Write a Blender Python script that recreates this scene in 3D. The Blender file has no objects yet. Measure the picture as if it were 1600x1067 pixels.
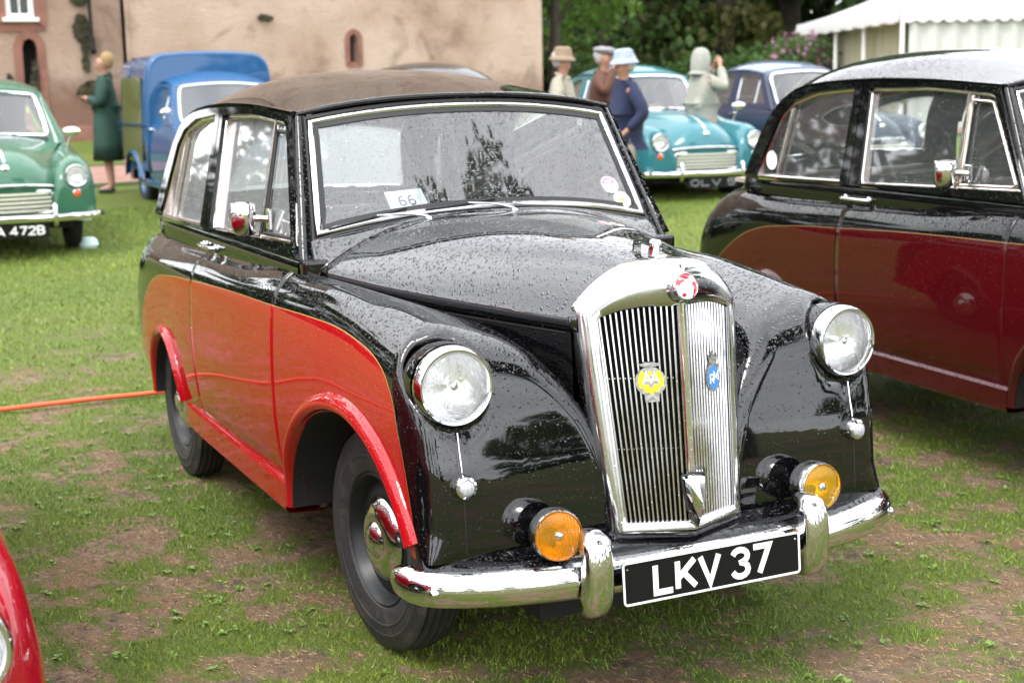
import bpy, bmesh, math, random
import numpy as np
from mathutils import Vector, Matrix, geometry, noise
R = math.radians
random.seed(7); rng = np.random.default_rng(7)
scene = bpy.context.scene
COL = scene.collection

# ------------------------------------------------------------------ camera, sky, sun, exposure
CAM = np.array([3.68892, -1.93807, 1.58088]); YAW, PIT, ROLL, FPX = .447703, -.177280, -.0193343, 2246.42
fw = np.array([-math.cos(YAW)*math.cos(PIT), math.sin(YAW)*math.cos(PIT), math.sin(PIT)])
rt = np.cross(fw, [0, 0, 1]); rt /= np.linalg.norm(rt); up = np.cross(rt, fw)
rt2 = math.cos(ROLL)*rt+math.sin(ROLL)*up; up2 = -math.sin(ROLL)*rt+math.cos(ROLL)*up
camd = bpy.data.cameras.new('camera'); camo = bpy.data.objects.new('camera', camd); COL.objects.link(camo)
M = Matrix(((rt2[0], up2[0], -fw[0], CAM[0]), (rt2[1], up2[1], -fw[1], CAM[1]), (rt2[2], up2[2], -fw[2], CAM[2]), (0, 0, 0, 1)))
camo.matrix_world = M
camd.sensor_width = 36; camd.lens = FPX/1600*36; camd.clip_start = .05; camd.clip_end = 600
camd.dof.use_dof = True; camd.dof.focus_distance = 3.62; camd.dof.aperture_fstop = 4.6
scene.camera = camo
hfw = np.array([fw[0], fw[1]])/math.hypot(fw[0], fw[1])

SUN_EL, SUN_ROT = R(58), R(150)
world = bpy.data.worlds.new('World'); scene.world = world; world.use_nodes = True
nt = world.node_tree; nt.nodes.clear()
wo = nt.nodes.new('ShaderNodeOutputWorld'); bg = nt.nodes.new('ShaderNodeBackground')
sky = nt.nodes.new('ShaderNodeTexSky'); sky.sky_type = 'NISHITA'; sky.sun_disc = False
sky.sun_elevation = SUN_EL; sky.sun_rotation = SUN_ROT; sky.air_density = 1.2; sky.dust_density = 4; sky.altitude = 50
hs = nt.nodes.new('ShaderNodeHueSaturation'); hs.inputs['Saturation'].default_value = .22; hs.inputs['Value'].default_value = 1.0
nt.links.new(sky.outputs[0], hs.inputs['Color'])
# overcast: a broken cloud layer over the sky
tc = nt.nodes.new('ShaderNodeTexCoord'); mp = nt.nodes.new('ShaderNodeMapping'); mp.inputs['Scale'].default_value = (1, 1, 2.2)
ns = nt.nodes.new('ShaderNodeTexNoise'); ns.inputs['Scale'].default_value = 2.2; ns.inputs['Detail'].default_value = 5; ns.inputs['Roughness'].default_value = .5
nt.links.new(tc.outputs['Generated'], mp.inputs[0]); nt.links.new(mp.outputs[0], ns.inputs['Vector'])
cr = nt.nodes.new('ShaderNodeValToRGB'); cr.color_ramp.elements[0].position = .32; cr.color_ramp.elements[1].position = .68
cr.color_ramp.elements[0].color = (10.6, 11.0, 11.9, 1); cr.color_ramp.elements[1].color = (19.5, 19.7, 20.0, 1)
nt.links.new(ns.outputs['Fac'], cr.inputs[0])
mx = nt.nodes.new('ShaderNodeMix'); mx.data_type = 'RGBA'; mx.inputs[0].default_value = .75
nt.links.new(hs.outputs[0], mx.inputs[6]); nt.links.new(cr.outputs[0], mx.inputs[7])
nt.links.new(mx.outputs[2], bg.inputs[0]); bg.inputs[1].default_value = .15
nt.links.new(bg.outputs[0], wo.inputs[0])
sd = bpy.data.lights.new('sun', 'SUN'); so = bpy.data.objects.new('sun', sd); COL.objects.link(so)
sd.energy = 1.25; sd.angle = R(20); sd.color = (1, .97, .92)
sdir = Vector((math.sin(SUN_ROT)*math.cos(SUN_EL), math.cos(SUN_ROT)*math.cos(SUN_EL), math.sin(SUN_EL)))
so.rotation_euler = (-sdir).to_track_quat('-Z', 'Y').to_euler(); so.location = (0, 0, 20)
vs = scene.view_settings; vs.view_transform = 'Standard'; vs.look = 'None'; vs.gamma = 1; vs.use_curve_mapping = False; vs.exposure = .92
scene.render.engine = 'CYCLES'; scene.cycles.max_bounces = 8; scene.cycles.transparent_max_bounces = 16
scene.cycles.use_denoising = True

# ------------------------------------------------------------------ helpers
def tag(o, label=None, cat=None, group=None, kind=None):
    if label: o['label'] = label
    if cat: o['category'] = cat
    if group: o['group'] = group
    if kind: o['kind'] = kind
    return o
def empty(name, loc=(0, 0, 0), rz=0, parent=None):
    o = bpy.data.objects.new(name, None); COL.objects.link(o); o.location = loc; o.rotation_euler = (0, 0, rz); o.parent = parent
    o.empty_display_size = .1
    return o
def mesh(name, V, F, mat, parent=None, smooth=True, idx=None, link=True):
    me = bpy.data.meshes.new(name); me.from_pydata([tuple(map(float, v)) for v in V], [], F)
    for m in (mat if isinstance(mat, (list, tuple)) else [mat]): me.materials.append(m)
    if smooth: me.polygons.foreach_set('use_smooth', [True]*len(me.polygons))
    if idx is not None: me.polygons.foreach_set('material_index', idx)
    me.validate(); me.update()
    o = bpy.data.objects.new(name, me); COL.objects.link(o); o.parent = parent
    return o
def bigmesh(name, V, F, mat, parent=None, smooth=False):
    """V (n,3) array, F (m,k) array of equal-size faces"""
    me = bpy.data.meshes.new(name); n = len(V); m, k = F.shape
    me.vertices.add(n); me.vertices.foreach_set('co', np.asarray(V, 'f').ravel())
    me.loops.add(m*k); me.loops.foreach_set('vertex_index', F.astype('i').ravel())
    me.polygons.add(m); me.polygons.foreach_set('loop_start', np.arange(0, m*k, k, dtype='i')); me.polygons.foreach_set('loop_total', np.full(m, k, 'i'))
    if smooth: me.polygons.foreach_set('use_smooth', np.ones(m, bool))
    me.materials.append(mat); me.update(calc_edges=True)
    o = bpy.data.objects.new(name, me); COL.objects.link(o); o.parent = parent
    return o
def recalc(o):
    bm = bmesh.new(); bm.from_mesh(o.data); bmesh.ops.recalc_face_normals(bm, faces=bm.faces); bm.to_mesh(o.data); bm.free(); return o
def solid(o, t, off=-1):
    m = o.modifiers.new('s', 'SOLIDIFY'); m.thickness = t; m.offset = off; return o
def bevel(o, w, seg=2, ang=30):
    m = o.modifiers.new('b', 'BEVEL'); m.width = w; m.segments = seg; m.limit_method = 'ANGLE'; m.angle_limit = R(ang); return o
def autos(o, ang=40):
    """sharp edges above ang"""
    me = o.data; bm = bmesh.new(); bm.from_mesh(me)
    for e in bm.edges:
        if len(e.link_faces) == 2 and e.calc_face_angle(0) > R(ang): e.smooth = False
    bm.to_mesh(me); bm.free(); return o
def grid(name, P, mat, parent=None, mask=None, cu=False, cv=False, thick=0, off=-1, sharp=None):
    P = np.asarray(P, float); nu, nv = P.shape[:2]; F = []
    for i in range(nu if cu else nu-1):
        for j in range(nv if cv else nv-1):
            if mask is not None and not mask[i, j]: continue
            a, b = (i+1) % nu, (j+1) % nv
            F.append((i*nv+j, a*nv+j, a*nv+b, i*nv+b))
    V = P.reshape(-1, 3)
    used = sorted({k for f in F for k in f}); mp_ = {k: n for n, k in enumerate(used)}
    o = mesh(name, V[used], [tuple(mp_[k] for k in f) for f in F], mat, parent)
    bm = bmesh.new(); bm.from_mesh(o.data); bmesh.ops.remove_doubles(bm, verts=bm.verts, dist=1e-6)
    bmesh.ops.recalc_face_normals(bm, faces=bm.faces); bm.to_mesh(o.data); bm.free()
    if sharp: autos(o, sharp)
    if thick: solid(o, thick, off)
    return o
def lathe(name, prof, mat, parent=None, center=(0, 0, 0), axis=(1, 0, 0), n=40, thick=0, sharp=35):
    """prof: list of (radius, along-axis)"""
    ax = Vector(axis).normalized(); t = Vector((0, 0, 1)) if abs(ax.z) < .9 else Vector((1, 0, 0))
    e1 = ax.cross(t).normalized(); e2 = ax.cross(e1)
    P = np.zeros((len(prof), n, 3)); c = Vector(center)
    for i, (r, h) in enumerate(prof):
        for j in range(n):
            a = 2*math.pi*j/n; P[i, j] = c+ax*h+(e1*math.cos(a)+e2*math.sin(a))*max(r, 1e-5)
    return grid(name, P, mat, parent, cv=True, thick=thick, sharp=sharp)
def resample(path, n, closed=False):
    p = np.asarray(path, float)
    if closed: p = np.vstack([p, p[:1]])
    d = np.r_[0, np.cumsum(np.linalg.norm(np.diff(p, axis=0), axis=1))]
    t = np.linspace(0, d[-1], n+1 if closed else n)
    q = np.stack([np.interp(t, d, p[:, k]) for k in range(p.shape[1])], 1)
    return q[:-1] if closed else q
def smoothc(path, n=24, closed=False):
    """Catmull-Rom through points, n samples in all"""
    p = np.asarray(path, float); m = len(p)
    if closed: ext = np.vstack([p[-1:], p, p[:2]]); segs = m
    else: ext = np.vstack([2*p[0]-p[1], p, 2*p[-1]-p[-2]]); segs = m-1
    out = []; k = max(2, int(math.ceil(n/segs*2)))
    for i in range(segs):
        a, b, c, d = ext[i:i+4]
        for t in np.linspace(0, 1, k, endpoint=False):
            out.append(.5*((2*b)+(-a+c)*t+(2*a-5*b+4*c-d)*t*t+(-a+3*b-3*c+d)*t**3))
    if not closed: out.append(p[-1])
    return resample(out, n, closed)
def sweep(name, path, prof, mat, parent=None, normal=(0, 0, 1), closed=False, cprof=True, sharp=35, cap=True, scale=None):
    """prof (a,b): a along tangent x normal, b along normal"""
    p = np.asarray(path, float); n = len(p); prof = np.asarray(prof, float)
    T = np.zeros_like(p)
    for i in range(n):
        a = p[(i-1) % n] if closed or i > 0 else p[i]; b = p[(i+1) % n] if closed or i < n-1 else p[i]
        T[i] = (b-a)/(np.linalg.norm(b-a)+1e-12)
    N = np.asarray(normal, float)
    if N.ndim == 1: N = np.tile(N, (n, 1))
    S = np.cross(T, N); S /= np.linalg.norm(S, axis=1)[:, None]+1e-12
    N2 = np.cross(S, T)
    sc = np.ones(n) if scale is None else np.asarray(scale)
    P = p[:, None]+S[:, None]*prof[None, :, :1]*sc[:, None, None]+N2[:, None]*prof[None, :, 1:]*sc[:, None, None]
    o = grid(name, P, mat, parent, cu=closed, cv=cprof)
    if cap and not closed and cprof:
        bm = bmesh.new(); bm.from_mesh(o.data); bmesh.ops.holes_fill(bm, edges=[e for e in bm.edges if e.is_boundary], sides=0)
        bmesh.ops.recalc_face_normals(bm, faces=bm.faces); bm.to_mesh(o.data); bm.free()
    autos(o, sharp)
    return o
def circ(r, n=10, ry=None): return [(r*math.cos(2*math.pi*k/n), (ry or r)*math.sin(2*math.pi*k/n)) for k in range(n)]
def tube(name, path, r, mat, parent=None, n=10, closed=False, scale=None):
    p = np.asarray(path, float); d = p[-1]-p[0]
    nn = np.array([0, 0, 1.]) if abs(d[2]) < .8*np.linalg.norm(d)+1e-9 else np.array([1., 0, 0])
    return sweep(name, p, circ(r, n), mat, parent, normal=nn, closed=closed, sharp=60, scale=scale)
def box(name, lo, hi, mat, parent=None, bev=0, seg=2):
    (a, b, c), (d, e, f) = lo, hi
    V = [(a, b, c), (d, b, c), (d, e, c), (a, e, c), (a, b, f), (d, b, f), (d, e, f), (a, e, f)]
    F = [(0, 3, 2, 1), (4, 5, 6, 7), (0, 1, 5, 4), (1, 2, 6, 5), (2, 3, 7, 6), (3, 0, 4, 7)]
    o = mesh(name, V, F, mat, parent, smooth=False)
    if bev: bevel(o, bev, seg)
    return o
def poly(name, outer, holes, fn, mat, parent=None, thick=0, off=0):
    """2D polygon with holes, mapped to 3D by fn(a,b)"""
    loops = [outer]+list(holes)
    tris = geometry.tessellate_polygon([[Vector((x, y, 0)) for x, y in l] for l in loops])
    V = [fn(x, y) for l in loops for x, y in l]
    o = mesh(name, V, [tuple(t) for t in tris], mat, parent, smooth=False)
    recalc(o)
    if thick: solid(o, thick, off)
    return o
def pchip(xs, ys, x):
    xs = np.asarray(xs, float); ys = np.asarray(ys, float); h = np.diff(xs); dl = np.diff(ys)/h; m = np.zeros(len(xs))
    m[0], m[-1] = dl[0], dl[-1]
    for i in range(1, len(xs)-1):
        if dl[i-1]*dl[i] > 0:
            w1, w2 = 2*h[i]+h[i-1], h[i]+2*h[i-1]; m[i] = (w1+w2)/(w1/dl[i-1]+w2/dl[i])
    x = np.clip(x, xs[0], xs[-1]); k = np.clip(np.searchsorted(xs, x)-1, 0, len(xs)-2); t = (x-xs[k])/h[k]
    return ((1+2*t)*(1-t)**2*ys[k]+t*(1-t)**2*h[k]*m[k]+t*t*(3-2*t)*ys[k+1]+t*t*(t-1)*h[k]*m[k+1])
def xf(o, loc=None, rot=None, sc=None):
    if loc is not None: o.location = loc
    if rot is not None: o.rotation_euler = rot
    if sc is not None: o.scale = sc
    return o
def gh(x, y):
    """ground height: flat round the near cars, rising gently away from the camera"""
    t = (np.asarray(x)-CAM[0])*hfw[0]+(np.asarray(y)-CAM[1])*hfw[1]
    return .015*np.log1p(np.exp(np.clip((t-5.5)*2, -50, 50)))*(1/(1+np.maximum(t-30, 0)*.02))

# ------------------------------------------------------------------ materials
def newmat(name):
    m = bpy.data.materials.new(name); m.use_nodes = True; n = m.node_tree; b = n.nodes['Principled BSDF']; return m, n, b
def nd(n, t, **kw):
    x = n.nodes.new(t)
    for k, v in kw.items():
        if k in x.inputs: x.inputs[k].default_value = v
        else: setattr(x, k, v)
    return x
def mathn(n, op, a, b=None, c=None, clamp=False):
    x = n.nodes.new('ShaderNodeMath'); x.operation = op; x.use_clamp = clamp
    for i, v in enumerate((a, b, c)):
        if v is None: continue
        if hasattr(v, 'links'): n.links.new(v, x.inputs[i])
        else: x.inputs[i].default_value = v
    return x.outputs[0]
def mixc(n, f, a, b, mode='MIX'):
    x = n.nodes.new('ShaderNodeMix'); x.data_type = 'RGBA'; x.blend_type = mode
    for i, v in ((0, f), (6, a), (7, b)):
        if hasattr(v, 'links'): n.links.new(v, x.inputs[i])
        else: x.inputs[i].default_value = v if i == 0 else (*v, 1)[:4]
    return x.outputs[2]
def noisen(n, scale, detail=4, rough=.55, vec=None, out='Fac', dist=0):
    x = nd(n, 'ShaderNodeTexNoise', Scale=scale, Detail=detail, Roughness=rough, Distortion=dist)
    if vec is None: vec = n.nodes.new('ShaderNodeTexCoord').outputs['Object']
    n.links.new(vec, x.inputs['Vector']); return x.outputs[out]
def ramp(n, f, stops):
    x = n.nodes.new('ShaderNodeValToRGB'); e = x.color_ramp.elements
    while len(e) < len(stops): e.new(.5)
    for i, (p, c) in enumerate(stops): e[i].position = p; e[i].color = (*c, 1)[:4] if hasattr(c, '__len__') else (c, c, c, 1)
    n.links.new(f, x.inputs[0]); return x.outputs[0]
def maprange(n, v, a, b, c=0, d=1):
    x = nd(n, 'ShaderNodeMapRange'); n.links.new(v, x.inputs[0])
    for i, q in enumerate((a, b, c, d)): x.inputs[i+1].default_value = q
    return x.outputs[0]
def bumpn(n, h, strength=1, dist=.01, normal=None):
    x = nd(n, 'ShaderNodeBump', Strength=strength, Distance=dist); n.links.new(h, x.inputs['Height'])
    if normal is not None: n.links.new(normal, x.inputs['Normal'])
    return x.outputs[0]
def wet(n, amount=1.0, scale=1.0):
    """rain beads as fine relief, denser where the surface faces up"""
    tc_ = n.nodes.new('ShaderNodeTexCoord').outputs['Object']
    gm = n.nodes.new('ShaderNodeNewGeometry'); sx = n.nodes.new('ShaderNodeSeparateXYZ'); n.links.new(gm.outputs['True Normal'], sx.inputs[0])
    upn = maprange(n, sx.outputs[2], -.1, .6, .16, 1)
    hs_ = []
    for s, r0, amt in ((82*scale, .46, 1.0), (165*scale, .46, .6)):
        v = nd(n, 'ShaderNodeTexVoronoi', Scale=s); v.feature = 'F1'; n.links.new(tc_, v.inputs['Vector'])
        cs = n.nodes.new('ShaderNodeSeparateColor'); n.links.new(v.outputs['Color'], cs.inputs[0])
        rad = mathn(n, 'MULTIPLY', mathn(n, 'MULTIPLY', cs.outputs[0], upn), r0)
        q = mathn(n, 'SUBTRACT', 1, mathn(n, 'DIVIDE', v.outputs['Distance'], mathn(n, 'ADD', rad, .02)), clamp=True)
        hs_.append(mathn(n, 'MULTIPLY', mathn(n, 'SQRT', q), amt))
    h = mathn(n, 'MAXIMUM', hs_[0], hs_[1])
    return bumpn(n, h, .9*amount, .0042)
def paint(name, col, rough=.06, wetness=1.0, spec=.5, wscale=1.0, film=1.52):
    m, n, b = newmat(name); b.inputs['Base Color'].default_value = (*col, 1); b.inputs['Roughness'].default_value = rough
    b.inputs['Coat Weight'].default_value = 1; b.inputs['Coat IOR'].default_value = film; b.inputs['Coat Roughness'].default_value = .03; b.inputs['Specular IOR Level'].default_value = .0 if wetness else spec
    dirt = noisen(n, 6, 6); n.links.new(maprange(n, dirt, .3, .8, rough*.7, rough*2.2), b.inputs['Roughness'])
    if wetness:
        w = wet(n, wetness, wscale); n.links.new(w, b.inputs['Normal']); n.links.new(w, b.inputs['Coat Normal'])
    return m
def twotone(name, upper, lower, pts, line=(.38, .22, .07), film=1.62):
    """two-tone paint: lower colour where z is under the swage curve (object coords), thin gold coach line between"""
    m = paint(name, upper, film=film); n = m.node_tree; b = n.nodes['Principled BSDF']
    tc_ = n.nodes.new('ShaderNodeTexCoord'); sx = n.nodes.new('ShaderNodeSeparateXYZ'); n.links.new(tc_.outputs['Object'], sx.inputs[0])
    u = mathn(n, 'MULTIPLY', mathn(n, 'ADD', sx.outputs[0], 3.2), .25)
    fc = n.nodes.new('ShaderNodeFloatCurve'); c = fc.mapping.curves[0]; fc.mapping.use_clip = False
    P = [((x+3.2)*.25, z/1.2) for x, z in pts]
    c.points[0].location = P[0]; c.points[1].location = P[-1]
    for p in P[1:-1]: c.points.new(*p)
    for p in c.points: p.handle_type = 'AUTO_CLAMPED'
    fc.mapping.update(); n.links.new(u, fc.inputs['Value'])
    z0 = mathn(n, 'MULTIPLY', fc.outputs[0], 1.2)
    below = mathn(n, 'LESS_THAN', sx.outputs[2], z0)
    side = mathn(n, 'GREATER_THAN', mathn(n, 'ABSOLUTE', sx.outputs[1]), .50)
    f = mathn(n, 'MULTIPLY', below, side)
    near = mathn(n, 'MULTIPLY', mathn(n, 'LESS_THAN', mathn(n, 'ABSOLUTE', mathn(n, 'SUBTRACT', sx.outputs[2], z0)), .0016), side)
    col = mixc(n, f, upper, lower); col = mixc(n, near, col, line)
    n.links.new(col, b.inputs['Base Color']); return m
def simple(name, col, rough=.5, metal=0, bump=0, bscale=40, var=0, vscale=5, coat=0, spec=.5):
    m, n, b = newmat(name); b.inputs['Base Color'].default_value = (*col, 1); b.inputs['Roughness'].default_value = rough; b.inputs['Metallic'].default_value = metal
    b.inputs['Coat Weight'].default_value = coat; b.inputs['Specular IOR Level'].default_value = spec
    if var:
        f = noisen(n, vscale, 6); c = mixc(n, maprange(n, f, .3, .7), tuple(x*(1-var) for x in col), tuple(min(1, x*(1+var)) for x in col)); n.links.new(c, b.inputs['Base Color'])
    if bump: n.links.new(bumpn(n, noisen(n, bscale, 5), bump, .01), b.inputs['Normal'])
    return m
def chromem(name, wetness=.14, col=(.72, .72, .73), rough=.05):
    m, n, b = newmat(name); b.inputs['Base Color'].default_value = (*col, 1); b.inputs['Metallic'].default_value = 1; b.inputs['Roughness'].default_value = rough
    f = noisen(n, 9, 6); n.links.new(maprange(n, f, .35, .8, rough*.6, rough*3), b.inputs['Roughness'])
    if wetness: n.links.new(wet(n, wetness), b.inputs['Normal'])
    return m
def glassm(name, haze=.06, tint=(.9, .95, .94), drops=True, refl=1.0):
    m, n, b = newmat(name); n.nodes.remove(b); out = n.nodes['Material Output']
    tr = nd(n, 'ShaderNodeBsdfTransparent'); tr.inputs[0].default_value = (*tint, 1)
    gl = nd(n, 'ShaderNodeBsdfGlossy'); gl.inputs['Roughness'].default_value = .02; gl.inputs[0].default_value = (1, 1, 1, 1)
    df = nd(n, 'ShaderNodeBsdfTranslucent'); df.inputs[0].default_value = (.8, .84, .84, 1)
    d2 = nd(n, 'ShaderNodeBsdfDiffuse'); d2.inputs[0].default_value = (.8, .84, .84, 1)
    fr = nd(n, 'ShaderNodeFresnel'); fr.inputs[0].default_value = 1.55
    f = mathn(n, 'MULTIPLY', fr.outputs[0], 1.7*refl, clamp=True)
    if drops:
        w = wet(n, .8, .8); n.links.new(w, gl.inputs['Normal'])
        tc_ = n.nodes.new('ShaderNodeTexCoord').outputs['Object']
        v = nd(n, 'ShaderNodeTexVoronoi', Scale=150); n.links.new(tc_, v.inputs['Vector'])
        cs = n.nodes.new('ShaderNodeSeparateColor'); n.links.new(v.outputs['Color'], cs.inputs[0])
        dens = maprange(n, noisen(n, 3.2, 3), .38, .66, .10, .44)
        dr = mathn(n, 'LESS_THAN', v.outputs['Distance'], mathn(n, 'MULTIPLY', cs.outputs[1], dens))
        hz = mathn(n, 'ADD', mathn(n, 'MULTIPLY', dr, .22), haze)
    else: hz = mathn(n, 'ADD', 0, haze)
    m2 = nd(n, 'ShaderNodeMixShader'); m2.inputs[0].default_value = .5; n.links.new(df.outputs[0], m2.inputs[1]); n.links.new(d2.outputs[0], m2.inputs[2])
    m1 = nd(n, 'ShaderNodeMixShader'); n.links.new(hz, m1.inputs[0]); n.links.new(tr.outputs[0], m1.inputs[1]); n.links.new(m2.outputs[0], m1.inputs[2])
    m3 = nd(n, 'ShaderNodeMixShader'); n.links.new(f, m3.inputs[0]); n.links.new(m1.outputs[0], m3.inputs[1]); n.links.new(gl.outputs[0], m3.inputs[2])
    n.links.new(m3.outputs[0], out.inputs[0]); return m
def lensm(name, col, rib=120, rough=.06, diff=.15):
    """ribbed lamp glass over a bright reflector"""
    m, n, b = newmat(name); tc_ = n.nodes.new('ShaderNodeTexCoord').outputs['Object']; sx = n.nodes.new('ShaderNodeSeparateXYZ'); n.links.new(tc_, sx.inputs[0])
    n.nodes.remove(b); out = n.nodes['Material Output']; gl = nd(n, 'ShaderNodeBsdfGlossy'); gl.inputs['Roughness'].default_value = rough
    tr = nd(n, 'ShaderNodeBsdfTransparent'); tr.inputs[0].default_value = (*col, 1)
    df = nd(n, 'ShaderNodeBsdfDiffuse'); df.inputs[0].default_value = (*col, 1); fr = nd(n, 'ShaderNodeFresnel'); fr.inputs[0].default_value = 1.5
    m1 = nd(n, 'ShaderNodeMixShader'); m1.inputs[0].default_value = diff; n.links.new(tr.outputs[0], m1.inputs[1]); n.links.new(df.outputs[0], m1.inputs[2])
    m2 = nd(n, 'ShaderNodeMixShader'); n.links.new(fr.outputs[0], m2.inputs[0]); n.links.new(m1.outputs[0], m2.inputs[1]); n.links.new(gl.outputs[0], m2.inputs[2]); n.links.new(m2.outputs[0], out.inputs[0])
    w = mathn(n, 'SINE', mathn(n, 'MULTIPLY', sx.outputs[1], rib*6.28)); w2 = mathn(n, 'SINE', mathn(n, 'MULTIPLY', sx.outputs[2], rib*.9))
    bb = bumpn(n, mathn(n, 'ADD', w, mathn(n, 'MULTIPLY', w2, .5)), .6, .0016)
    for q in (gl, df): n.links.new(bb, q.inputs['Normal'])
    return m
REDLINE = [(-3.2, .35), (-2.75, .50), (-2.5, .70), (-2.2, .83), (-1.9, .87), (-1.55, .893), (-.97, .922), (-.5, .933), (-.13, .94), (.12, .925), (.30, .89), (.40, .835), (.46, .745), (.51, .63), (.548, .46), (.56, .3), (.8, .25)]
BLACK = (.0022, .0022, .0026)
M_TT = twotone('two_tone_paint_red', BLACK, (0.31, .004, .0065), REDLINE)
M_TT2 = twotone('two_tone_paint_maroon', BLACK, (.050, .0022, .0036), REDLINE, (.22, .13, .05), 1.42)
M_BLK = paint('black_paint', BLACK); M_ROOF = paint('wet_roof_paint', BLACK, .10, 1.7, wscale=1.25, film=1.75); M_BON = paint('wet_bonnet_paint', BLACK, .06, 1.2, film=1.95)
M_RED = paint('red_paint', (0.31, .004, .0065), wetness=.6)
M_MAR = paint('maroon_paint', (.040, .0022, .0036), wetness=.6)
M_CH = chromem('chrome'); M_CHD = chromem('chrome_dry', 0); M_SAT = chromem('satin_plated_shell', .3, (.54, .54, .55), .10)
M_CHF = chromem('castle_tinted_chrome', .2, (.72, .66, .62), .12)  # warm tint puts the castle's reflection into the chrome colour
M_GL = glassm('window_glass', .42, refl=.8); M_GLC = glassm('clear_window_glass', .07); M_GLF = glassm('fogged_rear_glass', .6); M_WS = glassm('windscreen_glass', .035, refl=1.35); M_GLB = glassm('far_glass', .12, drops=False)
M_TYRE = simple('tyre_rubber', (.018, .018, .019), .6, bump=.3, bscale=70, var=.3, vscale=14)
_n = M_TYRE.node_tree; _b = _n.nodes['Principled BSDF']; _src = _b.inputs['Base Color'].links[0].from_socket
_n.links.new(mixc(_n, maprange(_n, noisen(_n, 22, 6, .7), .52, .72, 0, .55), _src, (.085, .065, .045)), _b.inputs['Base Color'])
M_RIM = simple('black_steel', (.008, .009, .010), .38, var=.3, spec=.35)
M_UND = simple('underbody', (.006, .0055, .005), .8, bump=.3, bscale=20)
M_RUB = simple('rubber_seal', (.012, .012, .012), .5)
M_TRIM = simple('beige_headlining', (0.3024, 0.2592, 0.2232), .85, bump=.1)
M_LEA = simple('red_leather', (0.0648, 0.01296, 0.01152), .45, bump=.15, bscale=90, var=.2)
M_LEAB = simple('brown_leather', (0.1008, 0.0432, 0.0288), .5, bump=.15, bscale=90, var=.2)
M_WHT = simple('white_paint', (.78, .78, .76), .35)
M_PLB = simple('plate_black', (.004, .004, .004), .35, spec=.25)
M_LENS = lensm('headlamp_glass', (.97, .98, .98), 45, diff=.06); M_AMB = lensm('amber_lens', (1, .46, .015), 120, diff=.22); M_YEL = lensm('yellow_lens', (1, .62, .03), 120, diff=.20)
M_WL = lensm('sidelamp_lens', (.85, .87, .9), 90, diff=.5)
M_REFL = simple('reflector', (.95, .95, .96), .20, metal=.85, bump=.35, bscale=70)
M_MIR = simple('mirror_silver', (.9, .9, .9), .02, metal=1)

# ------------------------------------------------------------------ stroke lettering
def arc(cx, cy, rx, ry, a0, a1, n=9): return [(cx+rx*math.cos(R(a0+(a1-a0)*k/n)), cy+ry*math.sin(R(a0+(a1-a0)*k/n))) for k in range(n+1)]
GLY = {  # strokes in a 1-high box, with the width
 'L': (.58, [[(.0, 1), (.0, .0), (.58, .0)]]), 'K': (.62, [[(0, 1), (0, 0)], [(.6, 1), (.0, .36)], [(.2, .56), (.62, 0)]]),
 'V': (.66, [[(0, 1), (.33, 0), (.66, 1)]]), '7': (.58, [[(0, 1), (.58, 1), (.2, 0)]]),
 '3': (.56, [arc(.28, .76, .27, .24, 165, -80)+arc(.28, .26, .28, .26, 80, -165)]),
 'A': (.66, [[(0, 0), (.33, 1), (.66, 0)], [(.13, .3), (.53, .3)]]), '4': (.62, [[(.44, 0), (.44, 1), (0, .28), (.64, .28)]]),
 '2': (.56, [arc(.28, .74, .28, .26, 170, -35)+[(.0, 0), (.58, 0)]]), 'B': (.58, [[(0, 0), (0, 1), (.3, 1)]+arc(.32, .76, .22, .24, 90, -90, 6)+[(.0, .52)], [(.3, .52)]+arc(.32, .26, .26, .26, 90, -90, 6)+[(0, 0)]]),
 '6': (.56, [arc(.30, .7, .26, .3, 60, 180, 6)+[(.02, .3)]+arc(.29, .29, .27, .29, 180, 520, 14)]), 'O': (.6, [arc(.3, .5, .3, .5, 0, 360, 16)]),
 'R': (.58, [[(0, 0), (0, 1), (.3, 1)]+arc(.32, .75, .24, .25, 90, -90, 6)+[(.0, .5)], [(.28, .5), (.6, 0)]]), 'M': (.72, [[(0, 0), (0, 1), (.36, .3), (.72, 1), (.72, 0)]]),
 'C': (.58, [arc(.3, .5, .3, .5, 50, 310, 12)]), 'S': (.56, [arc(.28, .75, .26, .25, 30, 260, 8)+arc(.28, .25, .26, .25, 80, -150, 8)]), '0': (.56, [arc(.28, .5, .28, .5, 0, 360, 16)]), ' ': (.12, []),
 '5': (.56, [[(.54, 1), (.06, 1), (.03, .55)]+arc(.27, .32, .28, .31, 110, -150, 9)]), 'T': (.6, [[(0, 1), (.6, 1)], [(.3, 1), (.3, 0)]]), 'E': (.54, [[(.54, 1), (0, 1), (0, 0), (.54, 0)], [(0, .52), (.45, .52)]]),
 'U': (.6, [[(0, 1), (0, .3)]+arc(.3, .3, .3, .3, 180, 360, 8)+[(.6, 1)]]), 'X': (.6, [[(0, 0), (.6, 1)], [(0, 1), (.6, 0)]]), 'P': (.56, [[(0, 0), (0, 1), (.3, 1)]+arc(.32, .74, .22, .26, 90, -90, 6)+[(0, .48)]])}
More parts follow.
